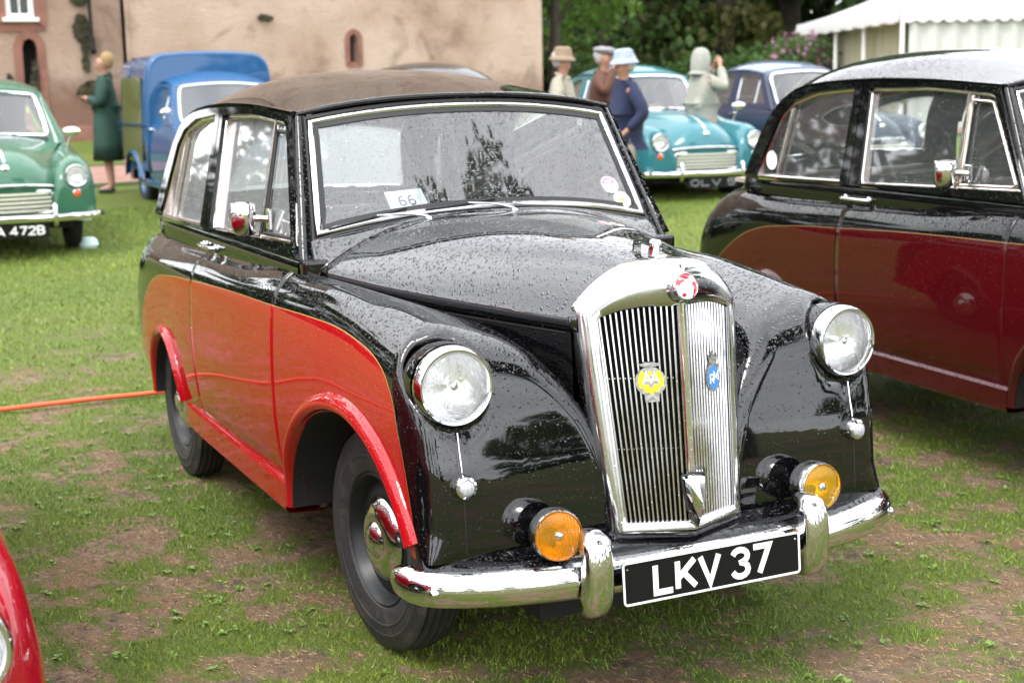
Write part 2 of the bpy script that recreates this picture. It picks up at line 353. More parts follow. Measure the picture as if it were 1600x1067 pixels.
def stroke_strip(pts, w):
    p = np.asarray(pts, float); p = p[np.r_[True, np.linalg.norm(np.diff(p, axis=0), axis=1) > 1e-5]]; n = len(p); L, Rr = [], []
    closed = np.linalg.norm(p[0]-p[-1]) < 1e-6
    for i in range(n):
        a = p[i]-p[i-1] if i > 0 else (p[-1]-p[-2] if closed else p[1]-p[0]); b = p[i+1]-p[i] if i < n-1 else (p[1]-p[0] if closed else p[-1]-p[-2])
        a = a/np.linalg.norm(a); b = b/np.linalg.norm(b); t = a+b; q = np.linalg.norm(t)
        t = a if q < 1e-6 else t/q; nn = np.array([-t[1], t[0]]); k = 1/max(.45, abs(nn@np.array([-a[1], a[0]])))
        L.append(p[i]+nn*w/2*k); Rr.append(p[i]-nn*w/2*k)
    return L, Rr
def lettering(name, text, h, w, fn, mat, parent, gap=.2, depth=.0012, width=None):
    """fn(a,b,c): a across, b up, c out -> 3D. text centred on 0,0. one object per character"""
    adv = []; x = 0
    for c in text: adv.append(x); x += GLY[c][0]*h+gap*h
    tot = x-gap*h; sx = 1 if not width else width/tot
    for c, ax in zip(text, adv):
        if c == ' ': continue
        V, F = [], []
        for si, s in enumerate(GLY[c][1]):
            L, Rr = stroke_strip([((ax+px*h-tot/2)*sx, (py-.5)*(h-w)) for px, py in s], w)
            z = depth+.0002*si; k = len(V); m = len(L)
            for l, r in zip(L, Rr): V += [fn(*l, z), fn(*r, z), fn(*l, -.0002), fn(*r, -.0002)]
            for i in range(m-1):
                b0 = k+4*i; F += [(b0, b0+1, b0+5, b0+4), (b0, b0+4, b0+6, b0+2), (b0+1, b0+3, b0+7, b0+5)]
            F += [(k, k+2, k+3, k+1), (k+4*m-4, k+4*m-3, k+4*m-1, k+4*m-2)]
        mesh(name, V, F, mat, parent, smooth=False)

# ------------------------------------------------------------------ generic body shell
class Shell:
    def __init__(s, tab, F, rf, pole, Fr=None, rr=None, poler=None):
        s.xs = [t[0] for t in tab]; s.n = len(tab[0][1])
        s.Y = [[t[1][i][0] for t in tab] for i in range(s.n)]; s.Z = [[t[1][i][1] for t in tab] for i in range(s.n)]
        s.F, s.rf, s.pole, s.Fr, s.rr, s.poler = F, rf, pole, Fr, rr, poler
    def at(s, x, v):
        """x, v arrays (v in 0..n-1)"""
        x, v = np.broadcast_arrays(np.asarray(x, float), np.asarray(v, float)); i = np.clip(np.floor(v).astype(int), 0, s.n-2); t = v-i
        CY = np.stack([pchip(s.xs, y, x) for y in s.Y]); CZ = np.stack([pchip(s.xs, z, x) for z in s.Z])
        CY = np.concatenate([2*CY[:1]-CY[1:2], CY, 2*CY[-1:]-CY[-2:-1]]); CZ = np.concatenate([2*CZ[:1]-CZ[1:2], CZ, 2*CZ[-1:]-CZ[-2:-1]])
        b = [.5*(-t+2*t*t-t**3), .5*(2-5*t*t+3*t**3), .5*(t+4*t*t-3*t**3), .5*(-t*t+t**3)]
        def g(Cc): return sum(b[k]*np.take_along_axis(Cc, (i+k)[None], 0)[0] for k in range(4))
        return g(CY), g(CZ)
    def rows(s, x0, x1, nu, v):
        x = np.linspace(x0, x1, nu)[:, None]+0*v[None]; y, z = s.at(x, v[None]+0*x); return np.stack([x, y, z], -1)
    def cap(s, x0, nu, v, ncap=16, rear=False):
        F, rf, pole = (s.Fr, s.rr, s.poler) if rear else (s.F, s.rf, s.pole); sg = -1 if rear else 1
        r = np.interp(v, range(s.n), rf); xe = np.full(len(v), x0+sg*.3)
        for _ in range(12): y, z = s.at(xe, v); xe = F(y, z)-sg*r
        t = np.linspace(0, 1, nu)[:, None]; x = x0+(xe[None]-x0)*t; y, z = s.at(x, v[None]+0*x); P = [np.stack([x, y, z], -1)]
        ey, ez = s.at(xe, v); D = np.hypot(ey-pole[0], ez-pole[1])
        for k in range(1, ncap+1):
            q = (k/ncap)**1.5
            yy = ey+(pole[0]-ey)*q; zz = ez+(pole[1]-ez)*q; d = q*D; rr_ = np.minimum(r, D*.98)
            drop = np.where(d < rr_, rr_-np.sqrt(np.maximum(rr_**2-(rr_-d)**2, 0)), 0)
            P.append(np.stack([F(yy, zz)-sg*drop, yy, zz], -1)[None])
        return np.concatenate(P)
    def side_y(s, x, z):
        """outer side y at (x,z)"""
        v = np.linspace(s.n*.5, s.n-1, 90); y, zz = s.at(np.full(90, x), v); k = np.argsort(zz); return float(np.interp(z, zz[k], y[k]))
def cut_arches(P, arches):
    """returns mask and snaps verts to the arch curves (outer side only: |y|>.55)"""
    nu, nv = P.shape[:2]; ins = np.zeros((nu, nv), bool); which = -np.ones((nu, nv), int)
    def par(P, A):
        cx, cz, a, b = A; dx = (P[..., 0]-cx)/a; dz = (P[..., 2]-cz)/b; return dx, dz
    for q, A in enumerate(arches):
        dx, dz = par(P, A); m = np.where(dz > 0, dx*dx+dz*dz < 1, np.abs(dx) < 1) & (np.abs(P[..., 1]) > .5) & (P[..., 2] < A[1]+A[3]+.01)
        m[:, :nv//2] = False; ins |= m; which[m] = q
    keep = np.ones((nu-1, nv-1), bool); bad = ins[:-1, :-1] | ins[1:, :-1] | ins[:-1, 1:] | ins[1:, 1:]
    P2 = P.copy()
    allin = ins[:-1, :-1] & ins[1:, :-1] & ins[:-1, 1:] & ins[1:, 1:]
    # inside verts touching an outside vert are pulled onto the curve; all-inside faces go
    for i in range(nu):
        for j in range(nv):
            if not ins[i, j]: continue
            cx, cz, a, b = arches[which[i, j]]; dx, dz = (P[i, j, 0]-cx)/a, (P[i, j, 2]-cz)/b
            if dz > 0: L = math.hypot(dx, dz)+1e-9; P2[i, j, 0] = cx+a*dx/L; P2[i, j, 2] = cz+b*dz/L
            else: P2[i, j, 0] = cx+a*(1 if dx > 0 else -1)
    return ~allin, P2

# ------------------------------------------------------------------ the upright saloon ("two-tone saloon"), in car coordinates: x forward, front axle at 0
TAB = [
 (-2.95, [(0, .46), (0, .70), (0, .90), (-.25, .90), (-.45, .885), (-.56, .85), (-.62, .80), (-.655, .73), (-.67, .66), (-.67, .56), (-.66, .48), (-.65, .42)]),
 (-2.45, [(0, .46), (0, .75), (0, 1.03), (-.3, 1.03), (-.54, 1.01), (-.625, .985), (-.668, .95), (-.703, .885), (-.713, .79), (-.713, .64), (-.705, .48), (-.69, .36)]),
 (-2.13, [(-.30, .46), (-.50, .75), (-.60, .97), (-.63, .985), (-.645, .99), (-.66, .975), (-.69, .95), (-.718, .90), (-.725, .80), (-.72, .64), (-.712, .47), (-.70, .33)]),
 (-1.55, [(-.60, .46), (-.60, .75), (-.62, .97), (-.635, .995), (-.648, .998), (-.665, .985), (-.70, .963), (-.728, .905), (-.738, .80), (-.738, .62), (-.725, .47), (-.705, .385)]),
 (-1.0, [(-.60, .46), (-.60, .75), (-.62, .98), (-.635, 1.01), (-.648, 1.015), (-.668, 1.0), (-.703, .975), (-.732, .918), (-.74, .80), (-.742, .62), (-.727, .47), (-.705, .385)]),
 (-.5, [(-.55, .46), (-.57, .75), (-.59, .98), (-.61, 1.02), (-.63, 1.035), (-.655, 1.03), (-.69, 1.0), (-.72, .94), (-.732, .82), (-.733, .62), (-.72, .47), (-.70, .385)]),
 (-.2, [(-.40, .46), (-.44, .75), (-.47, .93), (-.52, .985), (-.57, 1.02), (-.62, 1.030), (-.67, 1.01), (-.705, .945), (-.72, .82), (-.718, .62), (-.708, .47), (-.70, .385)]),
 (.1, [(-.28, .46), (-.33, .75), (-.385, .91), (-.46, .975), (-.53, 1.01), (-.59, 1.015), (-.65, .99), (-.69, .925), (-.705, .80), (-.706, .62), (-.703, .48), (-.70, .41)]),
 (.35, [(-.19, .44), (-.20, .62), (-.24, .78), (-.335, .92), (-.46, .972), (-.56, .99), (-.635, .965), (-.685, .90), (-.703, .80), (-.706, .65), (-.704, .53), (-.70, .44)]),
 (.62, [(-.18, .44), (-.185, .62), (-.23, .77), (-.33, .885), (-.46, .945), (-.56, .955), (-.635, .93), (-.685, .875), (-.702, .79), (-.706, .65), (-.704, .52), (-.70, .44)])]
def F_front(y, z):
    zz = np.asarray(z, float); base = .612-.05*np.clip((zz-.45)/.25, 0, 1)**1.5*.5-.42*np.clip(zz-.66, 0, 1)**1.35
    d = np.hypot(np.abs(y)-.59, zz-.862); return base-.12*np.clip(np.abs(y)-.45, 0, 1)**2-.11*np.exp(-(d/.088)**8)
def F_rear(y, z):
    zz = np.asarray(z, float); return -2.985+.20*np.clip((zz-.5)/.5, 0, 1.2)**2+.12*np.clip(np.abs(y), 0, 1)**2.5
SH = Shell(TAB, F_front, [.02, .03, .05, .08, .11, .13, .12, .10, .09, .09, .08, .03], (-.47, .435), F_rear, [.02, .02, .1, .22, .26, .28, .28, .26, .22, .2, .15, .04], (-.30, .43))
ARCH = [(.05, .317, .495, .385), (-2.115, .317, .262, .285)]
def tum(z): return -.652 if z < 1.07 else -.645+.09*(z-1.07)/.43
def catm(xs, ys, x): return pchip(xs, ys, np.asarray(x, float))
HX = [-.42, -.1, .2, .53]; HY = [.600, .478, .365, .236]; HZ = [1.045, 1.020, 1.008, 1.000]   # fold of the bonnet
def bonnet_pt(x, t, wsx=None):
    """t in -1..1 across"""
    w = catm(HX, HY, x); ze = catm(HX, HZ, x); zc = catm([-.55, -.2, .2, .40, .60], [1.19, 1.188, 1.168, 1.148, 1.120], x)
    return np.array([x, w*t, ze+(zc-ze)*(1-abs(t)**2.9)])
def ws_bot(t): return np.array([-.50+.04*(1-t*t), t*.585, 1.128+.062*(1-abs(t)**2.2)])
def ws_top(t): return np.array([-.705+.03*(1-t*t), t*.530, 1.480+.045*(1-abs(t)**2.2)])
def ws_pt(t, s, out=0):
    p = ws_bot(t)*(1-s)+ws_top(t)*s; return p+out*np.array([.86, 0, .51])
def ws_loop(n=72, ins=0.):
    """closed loop round the screen, inset (metres)"""
    pts = []; a, b = 1-ins/.56, ins/.40
    for t in np.linspace(-a, a, 22): pts.append(ws_pt(t, b))
    for s in np.linspace(b, 1-b, 10)[1:-1]: pts.append(ws_pt(a, s))
    for t in np.linspace(a, -a, 22): pts.append(ws_pt(t, 1-b))
    for s in np.linspace(1-b, b, 10)[1:-1]: pts.append(ws_pt(-a, s))
    return np.array(pts)
GUT = [(-.728, -.556, 1.499), (-1.16, -.562, 1.521), (-1.6, -.562, 1.521), (-2.02, -.557, 1.492), (-2.20, -.555, 1.430), (-2.30, -.57, 1.32), (-2.37, -.61, 1.18), (-2.41, -.645, 1.04)]
CEN = [(-.690, 0, 1.548), (-1.10, 0, 1.615), (-1.55, 0, 1.642), (-2.02, 0, 1.622), (-2.30, 0, 1.55), (-2.48, 0, 1.42), (-2.58, 0, 1.22), (-2.64, 0, 1.04)]
DW = [(-.512, 1.112), (-1.492, 1.080), (-1.532, 1.484), (-1.16, 1.492), (-.770, 1.470), (-.742, 1.455)]      # door window
RWN = [(-1.625, 1.080), (-2.285, 1.068), (-2.30, 1.085), (-2.175, 1.36), (-2.10, 1.42), (-1.93, 1.465), (-1.635, 1.486)]
def wheel(parent, loc, steer=0, mirror=1, R0=.322, mats=None, W=.135):
    """parts under the car: wheel root holds tyre, rim, hubcap. outward = -y*mirror"""
    w = empty('wheel', loc, steer, parent); s = -mirror; h = W/2
    tp = [(.190, h*.72*s), (.196, h*.86*s), (.215, h*.97*s), (.236, h*1.0*s), (.239, h*1.03*s), (.244, h*1.03*s), (.247, h*1.0*s), (.268, h*.97*s), (.271, h*.99*s), (.275, h*.95*s), (.298, h*.86*s), (.309, h*.80*s)]
    tr = []
    for k, a in enumerate(np.linspace(.76, -.76, 15)):
        g = .010 if k % 3 == 1 else 0; tr.append((R0-.004*abs(a)**2*4-g, h*a*s))
    tp2 = [(r, -z) for r, z in reversed(tp)]
    prof = [(r*R0/.322, z) for r, z in tp]+tr+[(r*R0/.322, z) for r, z in tp2]
    lathe('tyre', prof, mats[0], w, axis=(0, 1, 0), n=64, sharp=28)
    k = R0/.322
    rim = [(.192*k, h*.80*s), (.186*k, h*.84*s), (.180*k, h*.74*s), (.172*k, h*.50*s), (.165*k, h*.30*s), (.150*k, h*.36*s), (.13*k, h*.50*s), (.10*k, h*.40*s), (.05*k, h*.3*s), (.0, h*.3*s)]
    lathe('rim', rim, mats[1], w, axis=(0, 1, 0), n=48)
    cap = [(.118*k, h*.48*s), (.119*k, h*.56*s), (.112*k, h*.66*s), (.098*k, h*.80*s), (.078*k, h*.90*s), (.060*k, h*.93*s), (.052*k, h*.92*s), (.046*k, h*1.0*s), (.036*k, h*1.12*s), (.018*k, h*1.2*s), (0, h*1.22*s)]
    lathe('hubcap', cap, mats[2], w, axis=(0, 1, 0), n=40)
    lathe('inner_drum', [(.17*k, h*.25*s), (.17*k, -h*.7*s), (0, -h*.7*s)], M_UND, w, axis=(0, 1, 0), n=24)
    return w
def lamp(parent, name, c, axis, r, depth, lensmat, rimmat=None, dome=.25, bezel=.16, bulb=True, boss=False):
    """round lamp: bezel, reflector, glass; root empty is the part, pieces are sub-parts"""
    L = empty(name, (0, 0, 0), 0, parent); rm = rimmat or M_CH; rg = r*(1-bezel)
    lathe('bezel', [(r*.93, -depth), (r*1.0, -depth*.75), (r*1.02, -depth*.3), (r*.99, 0), (r*.94, depth*.12), (rg*1.04, depth*.10), (rg, .0), (rg*.985, -depth*.1)], rm, L, c, axis, n=56)
    lathe('reflector', [(rg, -depth*.12), (rg*.8, -depth*.42), (rg*.5, -depth*.66), (rg*.2, -depth*.78), (.0, -depth*.8)], M_REFL, L, c, axis, n=40)
    lathe('glass', [(rg*.99, 0.0)]+[(rg*math.cos(R(a))*.99, rg*dome*math.sin(R(a))) for a in (15, 30, 45, 60, 75, 88)]+[(0, rg*dome)], lensmat, L, c, axis, n=48)
    if bulb: lathe('bulb', [(.001, -depth*.05), (.010, -depth*.1), (.013, -depth*.3), (.010, -depth*.6), (.008, -depth*.8)], M_CHD, L, c, axis, n=12)
    if boss: lathe('boss', [(0, rg*dome+.006), (.008, rg*dome+.005), (.012, rg*dome), (.013, rg*dome-.006)], M_CHD, L, c, axis, n=20)
    return L

def build_saloon(label, M2, MU, MS, plate=None, group=None, interior=None, extras=True, glass=None):
    glass = glass or M_GL
    root = empty('saloon_car'); tag(root, label, 'car', group)
    v = np.linspace(0, 11, 89)
    def mir(P): Q = P.copy(); Q[..., 1] *= -1; return Q
    # ---- lower shell
    sides = {}
    for sgn in (1, -1):
        fl = (lambda P: P) if sgn == 1 else mir
        fwg = SH.cap(-.498, 34, v, 18); msk, fwg = cut_arches(fwg, ARCH[:1]); grid('front_wing', fl(fwg), M2, root, mask=msk)
        dr = SH.rows(-1.545, -.5035, 34, v); grid('door', fl(dr[:, 30:]), M2, root, thick=.012)
        rwg = SH.cap(-1.5505, 44, v, 18, rear=True); msk, rwg = cut_arches(rwg, ARCH[1:]); grid('rear_wing', fl(rwg), M2, root, mask=msk)
        # arch lips and liners
        for ai, (cx, cz, a, b) in enumerate(ARCH):
            rear = ai == 1
            th = np.linspace(R(-14 if rear else -2), R(180+(14 if rear else 8)), 44)
            ang = [(cx+a*math.cos(t), cz+b*math.sin(t)) if math.sin(t) > 0 else (cx+a*(1 if math.cos(t) > 0 else -1), cz+b*math.sin(t)*1.6) for t in th]
            path = np.array([(x, -abs(SH.side_y(x, max(z, .34)))*1.0, z) for x, z in ang]); path = smoothc(path[::2], 44)
            path = path[(path[:, 2] > .30) & ~((path[:, 0] > cx) & (path[:, 2] < (.375 if rear else .445)))]
            pf = path.copy(); pf[:, 1] *= sgn; wl = .056 if not rear else .046
            prof = [(.0, -.03), (.004, .010), (.012, .021), (.026, .024), (wl-.012, .014), (wl, .0), (wl, -.012)]
            if sgn == 1: prof = [(-p[0], p[1]) for p in prof]
            nrm = np.tile([0, -1.*sgn, 0], (len(pf), 1))
            # keep lip growing outward from the arch centre
            T = pf[10]-pf[9]; S = np.cross(T, nrm[0]); outward = np.array([pf[9][0]-cx, 0, pf[9][2]-cz])
            if S@outward < 0: prof = [(-p[0], p[1]) for p in prof]
            if (S@outward < 0) == (prof[2][0] > 0): prof = [(-p[0], p[1]) for p in prof]
            sweep('wheel_arch_lip', pf, prof, MS, root, normal=nrm, sharp=50)
            lin = np.stack([np.stack([pf[:, 0], np.full(len(pf), -yy*sgn), pf[:, 2]], -1) for yy in (.71, .60, .40, .36)]); grid('arch_liner', lin, M_UND, root)
            blk = [(pf[i][0], -.37*sgn, pf[i][2]) for i in range(len(pf))]; mesh('arch_liner', blk, [tuple(range(len(blk)))], M_UND, root, smooth=False)
        # sill
        prof = [(-.655, .40), (-.715, .388), (-.722, .376), (-.722, .300), (-.712, .288), (-.60, .282)]
        xs = np.linspace(-1.80, -.478, 12); Pm = np.array([[(x, y*sgn*(1-.012*max(0, (-x-1.55)/.25)), z) for y, z in prof] for x in xs]); so_ = grid('sill', Pm, MS, root, sharp=30)
    # inner tub so nothing shows through the gaps
    box('body_tub', (-2.42, -.628, .26), (-.56, .628, .36), M_UND, root)
    for sgn in (1, -1):
        box('inner_side', (-2.40, min(.62*sgn, .60*sgn), .30), (-.45, max(.62*sgn, .60*sgn), 1.04), interior or M_LEAB, root)
    box('bulkhead', (-.50, -.60, .30), (-.46, .60, 1.08), M_UND, root)
    box('chassis', (-.46, -.34, .20), (.50, .34, .60), M_UND, root)
    # ---- bonnet, scuttle, side panels
    T = np.sin(np.linspace(-1, 1, 41)*math.pi/2)*.35+np.linspace(-1, 1, 41)*.65
    def cowl_x(t): return -.405-.012*(1-t*t)
    def front_x(t): return .575-.045*abs(t)**2.2
    P = np.array([[bonnet_pt(cowl_x(t)+(front_x(t)-cowl_x(t))*u, t) for t in T] for u in np.linspace(0, 1, 34)])
    sk0 = P[:, :1].copy(); sk1 = P[:, -1:].copy(); a0 = sk0.copy(); a1 = sk1.copy()
    a0[..., 1] -= .004; a1[..., 1] += .004; a0[..., 2] -= .006; a1[..., 2] -= .006; b0 = a0.copy(); b1 = a1.copy(); b0[..., 2] -= .036; b1[..., 2] -= .036
    bo = grid('bonnet', np.concatenate([b0, a0, P, a1, b1], 1), M_BON, root, thick=.004)
    def sc_pt(t, u):
        a = bonnet_pt(cowl_x(t)-.006, t); b = ws_pt(t*1.0, -.02); b[1] = .60*t; q = a*(1-u)+b*u; q[2] += .006*math.sin(u*math.pi); return q
    Sg = np.array([[sc_pt(t, u) for t in T] for u in np.linspace(0, 1, 8)]); k0 = Sg[:, :1].copy(); k1 = Sg[:, -1:].copy(); k0[..., 2] = 1.0; k1[..., 2] = 1.0; k0[..., 1] = -.615; k1[..., 1] = .615
    grid('scuttle', np.concatenate([k0, Sg, k1], 1), M_BON, root)
    for sgn in (1, -1):   # recessed panel between bonnet and wing, down to the grille foot
        xs = np.linspace(-.45, .50, 22); Pn = []
        for x in xs:
            w = float(catm(HX, HY, min(x, .53)))-.006; Pn.append([(x, -w*sgn, float(catm(HX, HZ, min(x, .53)))-.012), (x, -(w-.004)*sgn, .9), (x, -(w-.012)*sgn, .70), (x, -(w-.02)*sgn, .44)])
        grid('bonnet_side_panel', np.array(Pn), MU, root)
    # chrome tick strip along the bonnet foot
    for sgn in (1, -1):
        pth = [(x, -(float(catm(HX, HY, x))+.006)*sgn, float(catm(HX, HZ, x))-.046) for x in np.linspace(-.40, .50, 16)]; tube('bonnet_strip', pth, .0014, M_RIM, root, n=6)
    # apron over the bumper irons
    ap = []
    for y in np.linspace(-.70, .70, 25): ap.append([(.56-.10*max(0, abs(y)-.6)*3, y, .452), (.605-.25*max(0, abs(y)-.55)**1.0*.6, y, .448), (.655-.5*max(0, abs(y)-.5)**1.3, y, .430), (.715-.75*max(0, abs(y)-.4)**1.6, y, .418), (.730-.75*max(0, abs(y)-.4)**1.6, y, .38)])
    grid('apron', np.array(ap), MU, root)
    for sgn in (1, -1):
        p = [( .612-.01*k, -.5905*sgn, .745-.0*k-.045*k) for k in range(2)]
        tube('wing_seam', [(float(F_front(-.59, z))+.0005, -(.592+.0*z)*sgn, z) for z in np.linspace(.75, .655, 8)], .0022, M_CHD, root, n=6)
        tube('wing_seam', [(float(F_front(-.59, z))+.0002, -.592*sgn, z) for z in np.linspace(.60, .455, 6)], .0012, M_RUB, root, n=5)
    # ---- grille
    grille(root)
    # ---- lamps
    for sgn in (1, -1):
        lathe('lamp_bowl', [(.101, 0), (.103, -.03), (.098, -.07), (.085, -.11), (.06, -.14), (0, -.15)], MU, root, (.525, -.59*sgn, .862), (1, -.05*sgn, .02), n=48)
        lamp(root, 'headlight', (.562, -.5905*sgn, .862), (1, -.04*sgn, .03), .0985, .075, M_LENS, bezel=.14, dome=.30)
        lathe('sidelight_pad', [(.024, -.01), (.028, .002), (.024, .010)], M_RUB, root, (.596, -.5905*sgn, .622), (1, -.06*sgn, .05), n=24)
        L = empty('sidelight', (0, 0, 0), 0, root)
        lathe('bezel', [(.029, -.004), (.031, .010), (.027, .022), (.021, .026), (.019, .022)], M_CH, L, (.596, -.5905*sgn, .622), (1, -.06*sgn, .05), n=32)
        lathe('lens', [(.0195, .022), (.016, .030), (.009, .034), (0, .035)], M_WL, L, (.596, -.5905*sgn, .622), (1, -.06*sgn, .05), n=24)
    lamp(root, 'fog_lamp', (.712, -.394, .500), (1, -.20, .12), .065, .058, M_AMB, bezel=.09, dome=.16, bulb=False, boss=True)
    lamp(root, 'fog_lamp', (.712, .394, .512), (1, .02, .10), .065, .058, M_YEL, bezel=.09, dome=.16, bulb=False, boss=True)
    for sgn in (1, -1): tube('fog_lamp_bracket', [(.68, -.392*sgn, .505), (.672, -.39*sgn, .46), (.68, -.38*sgn, .43)], .010, M_RIM, root)
    # ---- bumper
    half = [(.772, 0), (.769, .15), (.759, .32), (.735, .46), (.698, .58), (.645, .674), (.590, .710), (.520, .720)]
    bp = smoothc([(x, -y, .380) for x, y in reversed(half)][:-1]+[(x, y, .380) for x, y in half], 70)
    prof = [(0.0, .046), (-.020, .040), (-.034, .026), (-.038, .0), (-.034, -.026), (-.020, -.040), (0, -.046), (.004, -.04), (-.026, -.022), (-.030, 0), (-.026, .022), (.004, .04)]
    sc = np.ones(70); sc[:4] = [.72, .9, .97, 1]; sc[-4:] = sc[:4][::-1]
    p0 = bp.copy(); p0[:, 0] -= .036
    sweep('bumper', p0, [(-a, b) for a, b in prof], M_CH, root, normal=(0, 0, 1), sharp=40, scale=sc)
    for sgn in (1, -1):
        lathe('bumper_bolt', [(.013, 0), (.011, .006), (.006, .010), (0, .011)], M_CH, root, (.640, -.694*sgn, .380), (.72, -.69*sgn, 0), n=16)
        tube('bumper_iron', [(.30, -.33*sgn, .36), (.73, -.33*sgn, .37)], .018, M_RIM, root)
        # overrider
        op = smoothc([(.722, 0, .505), (.752, 0, .505), (.782, 0, .485), (.795, 0, .44), (.797, 0, .39), (.792, 0, .345), (.775, 0, .312), (.745, 0, .300)], 24); op[:, 1] = -.322*sgn
        pr = [(-.038, -.032), (-.038, -.010), (-.034, .002), (-.024, .010), (0, .013), (.024, .010), (.034, .002), (.038, -.010), (.038, -.032)]
        nr = np.array([np.array([1, 0, 0])*.85+np.array([0, 0, (p[2]-.39)*6]) for p in op]); nr /= np.linalg.norm(nr, axis=1)[:, None]
        w = np.r_[np.linspace(.55, 1, 6), np.ones(12), np.linspace(1, .8, 6)]
        sweep('overrider', op, pr, M_CH, root, normal=nr, sharp=50, scale=w)
    # ---- number plate
    if plate:
        A, Bv = np.array([.842, 0, .378]), np.array([.10, 0, .995]); c0 = np.array([.796, .001, .377])
        fn = lambda a, b, c: (c0[0]-.09*b+c, c0[1]+a, c0[2]+b)
        pl = poly('number_plate', rr(.264, .0545, .010), [], lambda a, b: fn(a, b, -.002), M_PLB, root, thick=.003, off=0)
        bd = np.array([fn(a, b, .0012) for a, b in rr(.261, .0515, .008)]); sweep('plate_border', bd, [(-.0026, -.001), (-.0026, .001), (.0026, .001), (.0026, -.001)], M_WHT, pl, normal=(1, 0, 0), closed=True)
        lettering('character', 'LKV', .083, .0150, lambda a, b, c: fn(a-.078, b, c), M_WHT, pl, gap=.19)
        lettering('character', '37', .083, .0150, lambda a, b, c: fn(a+.112, b, c), M_WHT, pl, gap=.22)
        for a in (-.25, .25): lathe('plate_screw', [(.003, 0), (.002, .002), (0, .0022)], M_CHD, pl, fn(a, .036, .0012), (1, 0, 0), n=8)
        for sgn in (1, -1): box('plate_bracket', (.75, -.17*sgn-.01, .35), (.790, -.17*sgn+.01, .39), M_RIM, root)
    # ---- roof
    G = smoothc(GUT, 46); Cn = smoothc(CEN, 46); tv = np.concatenate([[-1.0], -np.cos(np.linspace(0, math.pi, 35))*.999, [1.0]])
    Pr = np.zeros((46, len(tv), 3))
    for i in range(46):
        for j, t in enumerate(tv):
            b = 1-abs(t)**2.6; b2 = b+.14*max(0, 1-((abs(t)-.93)/.07)**2)*0
            Pr[i, j] = [G[i, 0]+(Cn[i, 0]-G[i, 0])*b, -t*G[i, 1]*-1, G[i, 2]+(Cn[i, 2]-G[i, 2])*(1-abs(t)**2.5)]
    mk = np.ones((45, len(tv)-1), bool); mid = (tv[1:]+tv[:-1])/2
    for i in range(45):
        zz = (Cn[i, 2]+Cn[i+1, 2])/2
        if zz < 1.475 and i > 20 and zz > 1.13: mk[i, np.abs(mid) < .80] = False
    grid('roof', Pr, M_ROOF, root, mask=mk, thick=.014)
    Pl = Pr[1:34].copy(); Pl[..., 2] -= .03; Pl[..., 1] *= .97; grid('headlining', Pl, M_TRIM, root)
    rows = [i for i in range(21, 45) if 1.13 < (Cn[i, 2]+Cn[i+1, 2])/2 < 1.475]; i0, i1 = rows[0], rows[-1]+1; jj = np.where(np.abs(mid) < .80)[0]; j0, j1 = jj[0], jj[-1]+1
    Pg = Pr[i0:i1+1, j0:j1+1].copy(); Pg[..., 0] += .006; grid('rear_window', Pg, M_GLF if extras else glass, root)
    lp = np.concatenate([Pr[i0, j0:j1], Pr[i0:i1, j1], Pr[i1, j1:j0:-1], Pr[i1:i0:-1, j0]]); sweep('rear_window_frame', resample(lp, 70, True), circ(.008, 8), M_CHD, root, normal=(-1, 0, .3), closed=True)
    # drip gutter
    for sgn in (1, -1):
        gp = G[:40].copy(); gp[:, 1] = (gp[:, 1]-.004)*sgn
        sweep('drip_gutter', gp, [(-.010, -.006), (-.010, .008), (-.004, .010), (.004, .008), (.012, .004), (.012, -.006)], MU, root, normal=(0, 0, 1), sharp=60)
        # cant rail band below the gutter handled by side frames
    # header above the screen and the rail to the pillars
    hd = np.array([[ws_pt(t, 1.015), ws_pt(t, 1.04, .006), Pr[0, int(round(j))]*1.0] for t, j in zip(np.linspace(-1, 1, 31), np.linspace(0, len(tv)-1, 31))])
    for k, t in enumerate(np.linspace(-1, 1, 31)):
        hd[k, 2] = [np.interp(t, tv, Pr[0, :, 0])+.004, np.interp(t, tv, Pr[0, :, 1]), np.interp(t, tv, Pr[0, :, 2])]
    grid('screen_header', hd, MU, root)
    sweep('front_drip_rail', smoothc(hd[::3, 2]+np.array([.006, 0, 0]), 40), circ(.009, 8), MU, root, normal=(0, 0, 1), sharp=80)
    # A pillars
    for sgn in (1, -1):
        box('cowl_side', (-.53, min(-.56*sgn, -.651*sgn), .96), (-.415, max(-.56*sgn, -.651*sgn), 1.072), MU, root, .012, 3)
        pp = []
        for s in np.linspace(-.24, 1.04, 16):
            a = ws_pt(-1.0, s); z = a[2]; fx = -.455+(-.728+.455)*np.clip((z-1.03)/(1.50-1.03), 0, 1); b = np.array([fx-.012, tum(max(z-.0, 1.071))-.001, z])
            m1 = a*.6+b*.4+np.array([.012, -.016, 0]); m2 = a*.2+b*.8+np.array([.006, -.010, 0]); row = [a+np.array([-.01, 0, 0]), a, m1, m2, b, b+np.array([-.02, .02, 0])]
            pp.append([(q[0], q[1]*sgn, q[2]) for q in row])
        grid('windscreen_pillar', smoothgrid(np.array(pp)), MU, root)
    # ---- screen
    Wg = np.array([[ws_pt(t, s) for t in np.linspace(-.985, .985, 24)] for s in np.linspace(.02, .98, 8)]); grid('windscreen', Wg, M_WS, root)
    lpw = ws_loop(ins=.012); fr = sweep('windscreen_frame', lpw, [(-.010, -.004), (-.009, .006), (-.003, .010), (.004, .009), (.009, .005), (.010, -.004)], M_SAT, root, normal=(.86, 0, .51), closed=True)
    sweep('windscreen_rubber', ws_loop(ins=.029), [(-.010, -.004), (-.009, .004), (.008, .004), (.009, -.004)], M_RUB, root, normal=(.86, 0, .51), closed=True)
